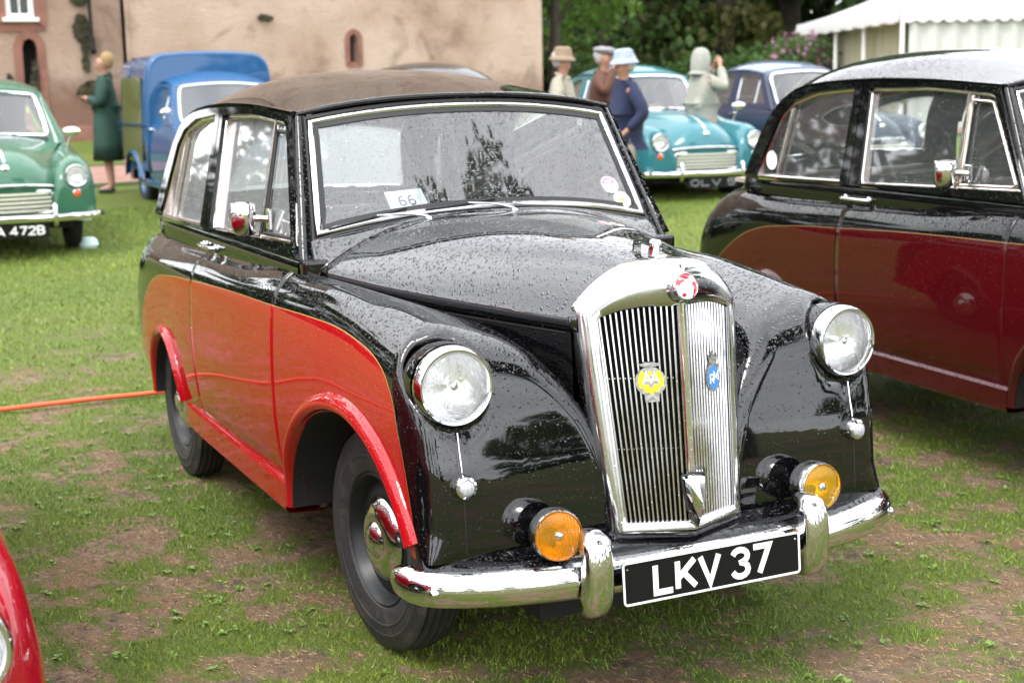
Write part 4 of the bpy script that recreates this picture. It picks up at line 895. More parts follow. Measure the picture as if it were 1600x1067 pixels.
    inn = bpy.data.materials.get('grey_trim') or simple('grey_trim', (.22, .21, .20), .8)
    for y in (-.5, .04): b = box('seat', (-.06, y, 0), (.06, y+.46, .5), M_LEA if not van else inn, root, .05, 3); xf(b, (-1.45, 0, .52), (0, R(-12), 0))
    if not van: b = box('rear_seat', (-.06, -.52, 0), (.06, .52, .48), M_LEA, root, .05, 3); xf(b, (-2.15, 0, .5), (0, R(-14), 0)); box('floor_pan', (-2.5, -.56, .5), (-.5, .56, .52), M_UND, root)
    st = tube('steering_wheel', [(.19*math.cos(a), .19*math.sin(a), 0) for a in np.linspace(0, 6.283, 30, endpoint=False)], .011, M_RUB, root, closed=True); xf(st, (-.95, -.27, .97), (0, R(-60), 0))
    box('dashboard', (-.72, -.52, .86), (-.60, .52, .955), M_RUB, root, .02)
    if van:
        # load box with a rounded crown and a visor over the cab
        P = []; xs = [-1.40, -1.42, -1.50, -1.60, -2.2, -2.85, -2.93, -2.96]; gr = [-.035, .0, .012, .0, .0, -.01, -.04, -.14]
        for x, e in zip(xs, gr):
            w = .725+e*.7; zt = 1.70+e; row = []
            for y, z in [(-w, .42), (-w-.01, .8), (-w, 1.1), (-w+.02, 1.40)]+[(-w+.03+.20*(1-math.cos(R(a))), zt-.20*(1-math.sin(R(a)))) for a in (0, 20, 40, 60, 80)]+[(-.3, zt+.015), (0, zt+.02)]: row.append((x, y, z))
            row += [(x, -y, z) for _, y, z in reversed(row[:-1])]; P.append(row)
        P = np.array(P); grid('load_box', P, pm, root, thick=.02)
        fr = [tuple(p) for p in P[0]]; mesh('box_front', fr, [tuple(range(len(fr)))], pm, root, smooth=False); bk = [tuple(p) for p in P[-1]]; mesh('box_back', bk, [tuple(range(len(bk)))], pm, root, smooth=False)
        for sgn in (1, -1):
            pts = [(-1.70, .50), (-2.72, .52), (-2.72, 1.42), (-2.60, 1.46), (-1.80, 1.46), (-1.70, 1.42)]
            poly('side_panel', pts, [], lambda x, z: (x, -(.742-.03*np.clip((z-1.1)/.4, 0, 1))*sgn, z), bpy.data.materials.get('van_panel_reflection') or paint('van_panel_reflection', (.13, .13, .045), .12, .1), root, thick=.006)  # olive colour is a yellow-green reflection painted onto the blue van's side
            tube('waist_moulding', [(x, -.745*sgn, .93) for x in (-1.42, -2.2, -2.9)], .012, pm, root, n=6)
            a = MS.rows(-1.45, -2.75, 10, v)[:, 30:]; a[..., 1] *= sgn; m, a2 = cut_arches(a, []); 
            wx = np.linspace(-2.56, -1.80, 15); wz = [.30+.30*math.sqrt(max(0, 1-((x+2.18)/.38)**2)) for x in wx]; Wg = np.array([[(x, -.70*sgn, z+.06), (x, -.765*sgn, z+.03), (x, -.77*sgn, z)] for x, z in zip(wx, wz)]); grid('rear_wing', Wg, pm, root)
    if mirrors:
        for sgn in ((1, -1) if not mirror_big else (-1,)):
            m = empty('wing_mirror', (0, 0, 0), 0, root); c = np.array(([.14, -.62*sgn, 1.02] if not mirror_big else [-.06, .728, .900])) if not van else np.array([-.50, -.72*sgn, 1.08])
            o = lathe('mirror_shell', [(0, .025), (.05, .018), (.068, .0), (.066, -.006)], M_CHD, m, (0, 0, 0), (1, 0, 0), n=24); xf(o, c, (0, 0, R(20*sgn)), (1, 1.15, .62) if not mirror_big else (1, .36, .72))
            tube('mirror_stalk', [c, c+np.array([-.05, .05*sgn, -.17])], .009, M_CHD, m)
    return root

# ------------------------------------------------------------------ people
def skinfig(name, nodes, edges, mat, parent, sub=2):
    """nodes: {key: (pos, radius[, radius2])}; grown with the skin modifier into one surface"""
    keys = list(nodes); me = bpy.data.meshes.new(name); me.from_pydata([nodes[k][0] for k in keys], [(keys.index(a), keys.index(b)) for a, b in edges], [])
    o = bpy.data.objects.new(name, me); COL.objects.link(o)
    sk = o.modifiers.new('k', 'SKIN'); sk.use_smooth_shade = True
    if not me.skin_vertices: me.attributes.new  # the modifier adds the layer below
    bpy.context.view_layer.update()
    if not me.skin_vertices:
        bpy.context.view_layer.objects.active = o; o.select_set(True); bpy.ops.object.modifier_remove(modifier='k'); bpy.ops.object.modifier_add(type='SKIN'); o.modifiers[0].use_smooth_shade = True; o.select_set(False)
    for k, sv in zip(keys, me.skin_vertices[0].data):
        r = nodes[k][1]; sv.radius = (r, nodes[k][2] if len(nodes[k]) > 2 else r)
    me.skin_vertices[0].data[0].use_root = True
    ss = o.modifiers.new('s', 'SUBSURF'); ss.levels = ss.render_levels = sub
    dg = bpy.context.evaluated_depsgraph_get(); ev = o.evaluated_get(dg); nm = bpy.data.meshes.new_from_object(ev); bpy.data.objects.remove(o)
    nm.materials.clear(); nm.materials.append(mat); nm.polygons.foreach_set('use_smooth', [True]*len(nm.polygons))
    q = bpy.data.objects.new(name, nm); COL.objects.link(q); q.parent = parent; return q
M_SKIN = simple('skin', (.36, .18, .125), .5); M_HAIR = simple('fair_hair', (.24, .15, .06), .7, bump=.3, bscale=80); M_GREY = simple('grey_hair', (.35, .33, .31), .7, bump=.3, bscale=80)
def person(label, loc, heading, H, cloth, pose='stand', hat=None, hair=None, skirt=0, trouser=(.05, .05, .06), group=None, bulk=1.0):
    """local frame: +x the way the person faces, y to their left"""
    root = empty('person', loc, heading); tag(root, label, 'person', group); k = H/1.75
    def p(x, y, z): return (x*k, y*k, z*k)
    hl = {'stand': ((-.0, .10), (.02, -.10)), 'step': ((.12, .09), (-.14, -.09))}['step' if pose == 'step' else 'stand']
    N = {'pelvis': (p(0, 0, .95), .14*k, .11*k), 'waist': (p(0, 0, 1.08), .135*k, .10*k), 'chest': (p(.0, 0, 1.28), .13*k, .095*k), 'neckb': (p(-.01, 0, 1.44), .052*k), 'neck': (p(.0, 0, 1.50), .052*k), 'chin': (p(.015, 0, 1.575), .070*k, .078*k), 'head': (p(.01, 0, 1.655), .078*k, .094*k), 'crown': (p(.0, 0, 1.70), .062*k, .075*k)}
    E_ = [('pelvis', 'waist'), ('waist', 'chest'), ('chest', 'neckb'), ('neckb', 'neck'), ('neck', 'chin'), ('chin', 'head'), ('head', 'crown')]
    arms = {'stand': ((-.02, .27, 1.12), (.05, .27, .88)), 'pocket': ((-.10, .30, 1.14), (.08, .21, .96)), 'fold': ((.02, .26, 1.14), (.22, .06, 1.20)), 'hand_up': ((.16, .27, 1.22), (.20, .12, 1.55)), 'camera': ((.17, .24, 1.30), (.22, .06, 1.58))}
    aL = arms.get({'pocket': 'pocket', 'fold': 'fold', 'camera': 'camera', 'brow': 'stand', 'step': 'stand'}.get(pose, 'stand')); aR = arms.get({'pocket': 'pocket', 'fold': 'fold', 'camera': 'camera', 'brow': 'hand_up', 'step': 'stand'}.get(pose, 'stand'))
    for sg, nm, a in ((1, 'L', aL), (-1, 'R', aR)):
        e, h = a; N['sh'+nm] = (p(-.0, .175*sg, 1.40), .040*k); N['el'+nm] = (p(e[0], e[1]*sg, e[2]), .034*k); N['wr'+nm] = (p(h[0], h[1]*sg, h[2]), .026*k)
        d = np.array([h[0]-e[0], (h[1]-e[1])*sg, h[2]-e[2]]); d /= np.linalg.norm(d); w = np.array([h[0], h[1]*sg, h[2]]); N['pa'+nm] = (p(*(w+d*.07)), .034*k, .02*k)
        E_ += [('chest', 'sh'+nm), ('sh'+nm, 'el'+nm), ('el'+nm, 'wr'+nm), ('wr'+nm, 'pa'+nm)]
        side = np.cross(d, [0, 0, 1]); side = side/np.linalg.norm(side) if np.linalg.norm(side) > .1 else np.array([1., 0, 0])
        for f in range(4):
            b = w+d*.09+side*(.024-.016*f); N['f%d%s' % (f, nm)] = (p(*b), .010*k); t = b+d*(.045 if f in (1, 2) else .036); N['g%d%s' % (f, nm)] = (p(*t), .008*k); E_ += [('pa'+nm, 'f%d%s' % (f, nm)), ('f%d%s' % (f, nm), 'g%d%s' % (f, nm))]
        t = w+d*.05+side*.045; N['th'+nm] = (p(*t), .010*k); E_.append(('pa'+nm, 'th'+nm))
        lx, ly = hl[0] if sg == 1 else hl[1]
        N['hi'+nm] = (p(0, .085*sg, .90), .092*k); N['kn'+nm] = (p(lx*.5+.02, ly, .50), .058*k); N['an'+nm] = (p(lx-.02, ly, .09), .038*k); N['to'+nm] = (p(lx+.14, ly, .035), .034*k, .028*k)
        E_ += [('pelvis', 'hi'+nm), ('hi'+nm, 'kn'+nm), ('kn'+nm, 'an'+nm), ('an'+nm, 'to'+nm)]
    N['nose'] = (p(.108, 0, 1.625), .012*k); E_.append(('head', 'nose'))
    for sg in (1, -1): N['ear%d' % sg] = (p(.0, .088*sg, 1.635), .014*k); E_.append(('head', 'ear%d' % sg))
    body = skinfig('body', N, E_, M_SKIN, root)
    cm = simple('coat_cloth', cloth, .85, bump=.25, bscale=30, var=.18, vscale=9); tm_ = simple('trouser_cloth', trouser, .85, bump=.2)
    J = {q: (N[q][0], N[q][1]*s_, (N[q][2] if len(N[q]) > 2 else N[q][1])*s_) for q, s_ in (('pelvis', 1.22*bulk), ('waist', 1.22*bulk), ('chest', 1.45*bulk), ('shL', 2.35), ('elL', 2.3), ('shR', 2.35), ('elR', 2.3))}
    for nm in 'LR': J['wr'+nm] = (tuple(np.array(N['wr'+nm][0])*.93+np.array(N['el'+nm][0])*.07), .052*k)
    J['neckb'] = (p(-.01, 0, 1.45), .088*k); J['hem'] = (p(0, 0, .84), .165*k, .135*k)
    skinfig('coat', J, [('waist', 'pelvis'), ('pelvis', 'hem'), ('waist', 'chest'), ('chest', 'neckb'), ('chest', 'shL'), ('shL', 'elL'), ('elL', 'wrL'), ('chest', 'shR'), ('shR', 'elR'), ('elR', 'wrR')], cm, root)
    tube('collar', [(.075*k*math.cos(a)*1.0, .085*k*math.sin(a), (1.475-.03*math.cos(a))*k) for a in np.linspace(0, 6.283, 20, endpoint=False)], .020*k, cm, root, closed=True)
    if skirt:
        P = np.array([[((rx*math.cos(a))*k, (ry*math.sin(a)*(1+.03*math.sin(a*5)))*k, z*k) for a in np.linspace(0, 2*math.pi, 28, endpoint=False)] for z, rx, ry in ((1.10, .14, .17), (.9, .17, .20), (.65, .19, .225), (skirt, .205, .24), (skirt+.02, .19, .22))]); grid('coat_skirt', P, cm, root, cv=True)
    tr = {q: (N[q][0], N[q][1]*1.22) for q in ('hiL', 'knL', 'hiR', 'knR')}; tr['pelvis'] = (N['pelvis'][0], .15*k, .12*k)
    for nm in 'LR': a = N['an'+nm][0]; tr['an'+nm] = ((a[0], a[1], .10*k), .058*k)
    if not skirt: skinfig('trousers', tr, [('pelvis', 'hiL'), ('hiL', 'knL'), ('knL', 'anL'), ('pelvis', 'hiR'), ('hiR', 'knR'), ('knR', 'anR')], tm_, root)
    for nm in 'LR':
        a, t = np.array(N['an'+nm][0]), np.array(N['to'+nm][0]); skinfig('shoe', {'h': (tuple(a*[1, 1, .5]+[-.04*k, 0, 0]), .048*k, .04*k), 'm': (tuple((a+t)/2*[1, 1, .75]), .045*k, .036*k), 't': (tuple(t+[.02*k, 0, 0]), .042*k, .03*k)}, [('h', 'm'), ('m', 't')], M_RUB, root, 1)
    for sg in (1, -1): lathe('eye', [(0, .006), (.009, .003), (.012, -.004)], M_RUB, root, p(.094, .034*sg, 1.66), (1, 0, 0), n=10)
    mouth = tube('mouth', [p(.095, -.025, 1.575), p(.103, 0, 1.573), p(.095, .025, 1.575)], .005, M_LEA, root, n=5)
    if hair: 
        o = lathe('hair', [(.002, .128), (.05, .118), (.085, .085), (.103, .03), (.100, -.03), (.085, -.075), (.06, -.09)], hair, root, (0, 0, 0), (0, 0, 1), n=24); xf(o, p(-.038, 0, 1.662), (0, R(-14), 0), (.90*k, .92*k, .92*k))
    if hat:
        kind, hc = hat; hm = simple('hat_cloth', hc, .9, bump=.3, bscale=50, var=.15)
        if kind == 'bucket': prof = [(.0, .105), (.06, .103), (.088, .085), (.100, .03), (.106, .0), (.112, -.004), (.132, -.030), (.140, -.048), (.138, -.051), (.108, -.012)]
        elif kind == 'hood': prof = [(.0, .135), (.05, .125), (.088, .09), (.108, .03), (.112, -.04), (.112, -.10), (.105, -.15), (.13, -.19)]
        else: prof = [(.0, .062), (.06, .066), (.11, .052), (.13, .03), (.122, .010), (.104, .0), (.10, -.012)]
        o = lathe('hat', prof, hm, root, (0, 0, 0), (0, 0, 1), n=28); xf(o, p(.0, 0, 1.705) if kind != 'hood' else p(-.02, 0, 1.66), (0, R(4), 0), (1.12*k, .98*k, k))
        if kind == 'flat': b = lathe('hat_peak', [(0, .006), (.09, .004), (.105, -.004), (0, -.008)], hm, root, (0, 0, 0), (0, 0, 1), n=20); xf(b, p(.075, 0, 1.715), (0, R(12), 0), (.8*k, .9*k, k))
    return root

# ------------------------------------------------------------------ ground
def vnoise(x, y, s, seed=0):
    x = np.asarray(x)*s+seed*17.3; y = np.asarray(y)*s-seed*9.7; xi, yi = np.floor(x), np.floor(y); fx, fy = x-xi, y-yi; fx = fx*fx*(3-2*fx); fy = fy*fy*(3-2*fy)
    def hsh(a, b): q = np.sin(a*127.1+b*311.7+seed*74.7)*43758.5453; return q-np.floor(q)
    return (hsh(xi, yi)*(1-fx)+hsh(xi+1, yi)*fx)*(1-fy)+(hsh(xi, yi+1)*(1-fx)+hsh(xi+1, yi+1)*fx)*fy
def fbm(x, y, s, o=4, seed=0): return sum(vnoise(x, y, s*2**k, seed+k)*.5**k for k in range(o))/sum(.5**k for k in range(o))
def cover(x, y):
    """how much of the ground is grass (0 bare, 1 turf)"""
    d = (np.asarray(x)-CAM[0])*hfw[0]+(np.asarray(y)-CAM[1])*hfw[1]
    c = (fbm(x, y, 3.9, 5, 3)-.47)*2.1+.58; c = c+(fbm(x, y, 13, 3, 9)-.5)*1.6+(vnoise(x, y, 45, 13)-.5)*.7
    worn = 1/(1+np.exp((d-8.3)*1.1)); return np.clip(c*worn+(1-worn)*(.92+.3*(c-.5)*.4), 0, 1)
def bumps(x, y):
    d = (np.asarray(x)-CAM[0])*hfw[0]+(np.asarray(y)-CAM[1])*hfw[1]
    return (fbm(x, y, 3.5, 4, 21)-.5)*.030/(1+np.maximum(d-6, 0)*.3)+(fbm(x, y, 14, 3, 31)-.5)*.010/(1+np.maximum(d-5, 0)*.6)
xs = np.unique(np.concatenate([np.linspace(-300, -60, 20), np.linspace(-60, -16, 40), np.linspace(-16, -4.2, 110), np.linspace(-4.2, 3.2, 210), np.linspace(3.2, 40, 40), np.linspace(40, 300, 14)]))
ys = np.unique(np.concatenate([np.linspace(-300, -30, 20), np.linspace(-30, -4, 40), np.linspace(-4, 4, 220), np.linspace(4, 12, 90), np.linspace(12, 45, 40), np.linspace(45, 300, 16)]))
X, Y = np.meshgrid(xs, ys, indexing='ij'); Z = gh(X, Y)+bumps(X, Y)
nx, ny = X.shape; idx = np.arange(nx*ny).reshape(nx, ny); Fq = np.stack([idx[:-1, :-1], idx[1:, :-1], idx[1:, 1:], idx[:-1, 1:]], -1).reshape(-1, 4)
mg, n, b = newmat('turf_and_mud')
at = n.nodes.new('ShaderNodeAttribute'); at.attribute_name = 'cover'
f1 = noisen(n, 34, 6, .7); f2 = noisen(n, 130, 4, .7); f3_ = noisen(n, 5, 5)
soil = ramp(n, noisen(n, 18, 6, .65), [(.25, (.075, .052, .034)), (.42, (.20, .135, .085)), (.58, (.33, .225, .14)), (.8, (.42, .31, .20))])
dry = ramp(n, f2, [(.3, (.16, .09, .042)), (.7, (.40, .25, .13))]); soil = mixc(n, maprange(n, f3_, .42, .6), soil, dry)
gr = ramp(n, f2, [(.25, (.040, .066, .008)), (.5, (.125, .18, .018)), (.8, (.24, .31, .036))]); gl = ramp(n, noisen(n, .6, 4), [(.3, (.8, .9, .7)), (.7, (1.25, 1.12, 1.0))]); gr = mixc(n, 1.0, gr, gl, 'MULTIPLY')
cv = mathn(n, 'ADD', at.outputs['Fac'], mathn(n, 'MULTIPLY', mathn(n, 'SUBTRACT', f1, .5), 1.8)); mud = maprange(n, noisen(n, 7.5, 6, .7, dist=.5), .56, .64); soil = mixc(n, mathn(n, 'MULTIPLY', mud, .65), soil, (.052, .040, .033)); n.links.new(mixc(n, maprange(n, cv, .28, .74), soil, gr), b.inputs['Base Color'])
b.inputs['Roughness'].default_value = .85; n.links.new(bumpn(n, mathn(n, 'ADD', mathn(n, 'MULTIPLY', f1, 1.6), f2), 1, .03), b.inputs['Normal'])
ground = bigmesh('ground', np.stack([X, Y, Z], -1).reshape(-1, 3), Fq, mg, smooth=True); tag(ground, kind='structure')
ca = ground.data.attributes.new('cover', 'FLOAT', 'POINT'); ca.data.foreach_set('value', cover(X, Y).ravel().astype('f'))
# grass blades
def blades(name, x0, x1, y0, y1, N, h0, w0, mat, thr=.30, lab=''):
    x = rng.uniform(x0, x1, N*2); y = rng.uniform(y0, y1, N*2); c = cover(x, y)+(vnoise(x, y, 30, 5)-.5)*.5; k = rng.uniform(thr, .95, N*2) < c; x, y, c = x[k][:N], y[k][:N], c[k][:N]; m = len(x)
    z = gh(x, y)+bumps(x, y)-.002; hh = h0*rng.uniform(.35, 1.25, m)*(.5+.6*np.clip(c, 0, 1)); a = rng.uniform(0, 6.283, m); l = rng.uniform(.1, 1.2, m)*hh; la = rng.uniform(0, 6.283, m); w = w0*rng.uniform(.6, 1.3, m)
    base = np.stack([x, y, z], -1); s = np.stack([np.cos(a)*w, np.sin(a)*w, 0*a], -1); tip = base+np.stack([np.cos(la)*l, np.sin(la)*l, hh], -1)
    V = np.stack([base-s, base+s, tip], 1).reshape(-1, 3); F = np.arange(3*m).reshape(m, 3)
    o = bigmesh(name, V, F, mat); tag(o, lab, 'grass', kind='stuff'); return o
mb, n, b = newmat('grass_blade'); 
oi = noisen(n, 1.1, 4); fine = noisen(n, 60, 2); cc = ramp(n, fine, [(.25, (.058, .10, .009)), (.5, (.15, .225, .02)), (.70, (.25, .32, .036)), (.86, (.42, .33, .14))]); cg = ramp(n, oi, [(.3, (.75, .85, .7)), (.7, (1.2, 1.1, 1.0))]); n.links.new(mixc(n, 1.0, cc, cg, 'MULTIPLY'), b.inputs['Base Color'])
b.inputs['Roughness'].default_value = .45; b.inputs['Subsurface Weight'].default_value = 0
ms_, n, b = newmat('dry_blade'); n.links.new(ramp(n, noisen(n, 70, 2), [(.3, (.16, .09, .04)), (.7, (.42, .28, .15))]), b.inputs['Base Color']); b.inputs['Roughness'].default_value = .7
blades('grass', -4.2, 2.3, -3.3, 3.6, 360000, .017, .0016, mb, lab='short trodden grass around the near cars')
blades('lawn_grass', -12.5, -4.2, -3.5, 8.5, 150000, .026, .0042, mb, lab='bright green lawn grass between the rows of cars')
x = rng.uniform(-4.2, 2.3, 170000); y = rng.uniform(-3.3, 3.6, 170000); k = rng.uniform(0, .95, 170000) > cover(x, y); x, y = x[k], y[k]; m = len(x); z = gh(x, y)+bumps(x, y)+.001; a = rng.uniform(0, 6.283, m); L = rng.uniform(.008, .028, m)
V = np.stack([np.stack([x, y, z], -1), np.stack([x+.0022*np.sin(a), y-.0022*np.cos(a), z+.0015], -1), np.stack([x+L*np.cos(a), y+L*np.sin(a), z+rng.uniform(.001, .008, m)], -1)], 1).reshape(-1, 3)
tag(bigmesh('dead_grass', V, np.arange(3*m).reshape(m, 3), ms_), 'dead brown grass scattered on the worn patches', 'grass', kind='stuff')
# small broad-leaved weeds and clods
V, F = [], []
for i in range(1500):
    x, y = rng.uniform(-4, 2.2), rng.uniform(-3.2, 3.4)
    if cover(x, y) < .35: continue
    z = float(gh(x, y)+bumps(x, y)); a0 = rng.uniform(0, 6.28)
    for q in range(rng.integers(4, 8)):
        a = a0+q*1.1+rng.uniform(-.3, .3); L = rng.uniform(.010, .026); w = L*rng.uniform(.22, .4); c_, s_ = math.cos(a), math.sin(a); k = len(V); h_ = rng.uniform(.004, .016)
        V += [(x, y, z+.004), (x+c_*L*.55-s_*w, y+s_*L*.55+c_*w, z+h_), (x+c_*L, y+s_*L, z+h_*.8), (x+c_*L*.55+s_*w, y+s_*L*.55-c_*w, z+h_)]; F.append((k, k+1, k+2, k+3))
tag(mesh('clover_leaves', V, F, simple('clover_green', (.11, .19, .025), .45, var=.35, vscale=30), smooth=False), 'small broad-leaved weeds dotted through the trodden grass', 'weeds', kind='stuff')
def scatter_clods():
    V, F = [], []; 
    for i in range(2600):
        x, y = rng.uniform(-4, 2.2), rng.uniform(-3.2, 3.4)
        if cover(x, y) > .38: continue
        r = rng.uniform(.004, .014); z = float(gh(x, y)+bumps(x, y)); k = len(V)
        for q in range(5): a = q*1.2566; V.append((x+r*math.cos(a)*rng.uniform(.7, 1.3), y+r*math.sin(a)*rng.uniform(.7, 1.3), z-.002))
        V.append((x+r*.2, y, z+r*rng.uniform(.4, .9))); F += [(k+q, k+(q+1) % 5, k+5) for q in range(5)]
    o = mesh('clods', V, F, simple('soil_clod', (.075, .052, .036), .9, var=.4), smooth=True); tag(o, 'small clods of earth on the bare patches', 'soil', kind='stuff')
scatter_clods()
# gravel path
pm_ = simple('pink_gravel', (0.2448, 0.136, 0.1054), .9, bump=.6, bscale=60, var=.22, vscale=3)
px_, py_ = np.meshgrid(np.linspace(-18.2, -15.2, 8), np.linspace(-14, 30, 50), indexing='ij'); pth = np.stack([px_, py_, gh(px_, py_)+.02], -1); tag(grid('path', pth, pm_), kind='structure')
for xe in (-18.26, -15.14): e = grid('lawn_edge', np.array([[(xe+d, y, float(gh(xe, y))+z) for d, z in ((-.06, .0), (-.05, .045), (.05, .045), (.06, .0))] for y in np.linspace(-14, 30, 40)]), simple('turf_edge', (.05, .07, .02), .9)); tag(e, kind='structure')

# ------------------------------------------------------------------ harled tower house
mh, n, b = newmat('pink_harling'); f = noisen(n, .55, 7, .62); f_ = noisen(n, 26, 5, .7)
c = ramp(n, f, [(.30, (.34, .22, .155)), (.45, (.52, .375, .29)), (.62, (.62, .47, .38)), (.8, (.66, .52, .43))]); st = maprange(n, noisen(n, 1.4, 6, .6, dist=.6), .55, .72); c = mixc(n, mathn(n, 'MULTIPLY', st, .6), c, (0.136, 0.0884, 0.0476))
tcx = n.nodes.new('ShaderNodeTexCoord'); sx = n.nodes.new('ShaderNodeSeparateXYZ'); n.links.new(tcx.outputs['Object'], sx.inputs[0]); foot = maprange(n, mathn(n, 'ADD', sx.outputs[2], mathn(n, 'MULTIPLY', f, -.8)), .25, .75, 1, 0); c = mixc(n, mathn(n, 'MULTIPLY', foot, .8), c, (.17, .075, .045))
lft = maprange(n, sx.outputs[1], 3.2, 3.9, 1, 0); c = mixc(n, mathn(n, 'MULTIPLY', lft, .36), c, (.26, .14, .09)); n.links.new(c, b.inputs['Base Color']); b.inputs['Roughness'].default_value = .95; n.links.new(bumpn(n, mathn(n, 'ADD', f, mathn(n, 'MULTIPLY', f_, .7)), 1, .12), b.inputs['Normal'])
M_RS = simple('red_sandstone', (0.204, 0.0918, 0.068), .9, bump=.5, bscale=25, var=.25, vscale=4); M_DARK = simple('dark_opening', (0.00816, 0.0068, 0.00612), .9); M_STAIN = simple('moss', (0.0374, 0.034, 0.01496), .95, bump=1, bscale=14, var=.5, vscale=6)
bz = float(gh(-25, 4))
bld = empty('castle_building', (-25, 0, bz-.05)); tag(bld, 'old castle with pale pink harled walls and small red stone windows', 'castle')
def wallrect(name, x, y0, y1, z0, z1, holes, thick, parent, nudge=0):
    loops = [(y0, z0), (y1, z0), (y1, z1), (y0, z1)]
    o = poly(name, loops, holes, lambda a, b_: (x, a, b_), mh, parent, thick=thick, off=-1); return o
arch_door = [(1.75, .55), (2.05, .55), (2.05, 1.78), (2.01, 1.90), (1.90, 1.96), (1.79, 1.90), (1.75, 1.78)]
sash = [(1.53, 2.30), (2.03, 2.30), (2.03, 3.45), (1.53, 3.45)]
slit = [(8.05, 1.42), (8.22, 1.42), (8.22, 1.90), (8.19, 1.96), (8.135, 1.99), (8.08, 1.96), (8.05, 1.90)]
W1 = poly('wall', [(-4.5, 0), (3.6, 0), (3.6, 12), (-4.5, 12)], [arch_door, sash], lambda a, b_: (.0, a, b_), mh, bld, thick=.35, off=0); W1.data.update()
W2 = poly('wall', [(3.6, 0), (12.42, 0), (12.42, 12), (3.6, 12)], [slit], lambda a, b_: (.40, a, b_), mh, bld, thick=.35, off=0)
box('wall', (-9, 12.02, 0), (.22, 12.42, 12), mh, bld); box('wall', (.17, 3.6, 0), (.6, 3.66, 12), mh, bld)
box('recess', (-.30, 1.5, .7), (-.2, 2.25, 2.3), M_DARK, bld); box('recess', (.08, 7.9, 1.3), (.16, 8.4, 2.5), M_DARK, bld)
def surround(name, pts, x, w, d, parent): sweep(name, resample([(x, a, b_) for a, b_ in pts], 60, True), [(-w/2, -d), (-w/2, d*.4), (w/2, d*.4), (w/2, -d)], M_RS, parent, normal=(1, 0, 0), closed=True)
surround('stone_surround', [(1.69, .5), (2.11, .5), (2.11, 1.78), (2.06, 1.94), (1.90, 2.03), (1.74, 1.94), (1.69, 1.78)], .18, .15, .04, bld)
surround('stone_surround', [(8.00, 1.38), (8.27, 1.38), (8.27, 1.91), (8.23, 2.0), (8.135, 2.05), (8.04, 2.0), (8.00, 1.91)], .58, .10, .04, bld)
surround('stone_surround', [(1.42, 2.17), (2.14, 2.17), (2.14, 3.6), (1.42, 3.6)], .18, .22, .05, bld)
wn = empty('window', (0, 0, 0), 0, bld)
for z0, z1 in ((2.32, 2.87), (2.87, 3.43)):
    for y0, y1 in ((1.53, 1.62), (1.94, 2.03)): box('sash_stile', (.05, y0, z0), (.11, y1, z1), M_WHT, wn)
    for za in (z0, z1-.07): box('sash_rail', (.052, 1.62, za), (.108, 1.94, za+.07), M_WHT, wn)
    box('glazing_bar', (.055, 1.768, z0+.07), (.10, 1.792, z1-.07), M_WHT, wn)
box('pane', (.07, 1.56, 2.35), (.075, 2.00, 3.4), simple('dark_glass', (.01, .02, .015), .1), wn); box('sill', (.10, 1.45, 2.24), (.30, 2.10, 2.31), M_WHT, wn, .01)
dp = tube('drain_pipe', [(.30, 3.02, 1.95), (.30, 3.02, 9)], .035, M_DARK, bld); tube('pipe_end', [(.30, 3.02, 1.95), (.30, 3.02, 1.75), (.42, 3.02, 1.68)], .06, M_DARK, bld)
def moss(y, z, w, h, n_=260, x=.19):
    V, F = [], []
    for i in range(n_):
        a, r = rng.uniform(0, 6.283), math.sqrt(rng.uniform(0, 1)); yy, zz = y+w*r*math.cos(a)*rng.uniform(.6, 1.2), z+h*r*math.sin(a); s = rng.uniform(.02, .07); k = len(V); rot = rng.uniform(0, 6.283)
        for q in range(4): V.append((x+rng.uniform(.0, .07), yy+s*math.cos(rot+q*1.57), zz+s*math.sin(rot+q*1.57)))
        F.append((k, k+1, k+2, k+3))
    o = mesh('moss', V, F, M_STAIN, bld, smooth=False); o['kind'] = 'stuff'
for a in ((2.72, 3.05, .13, .18), (2.70, 3.50, .18, .05, 60), (2.85, 2.62, .12, .05, 60), (2.85, 2.12, .12, .24), (2.9, 1.6, .05, .3, 40), (1.95, 1.0, .06, .5, 90), (1.5, .9, .05, .4, 50), (3.05, .95, .30, .20, 300), (10.0, 3.1, .3, .06, 50), (11.2, 2.9, .35, .05, 50), (6.3, 2.3, .2, .04, 30)): moss(*a, **({'x': .60} if a[0] > 3.6 else {}))
box('wall', (-9, -4.86, 0), (-.2, -4.5, 12), mh, bld); box('plinth', (.16, -4.5, .0), (.34, 3.6, .30), M_RS, bld, .03)

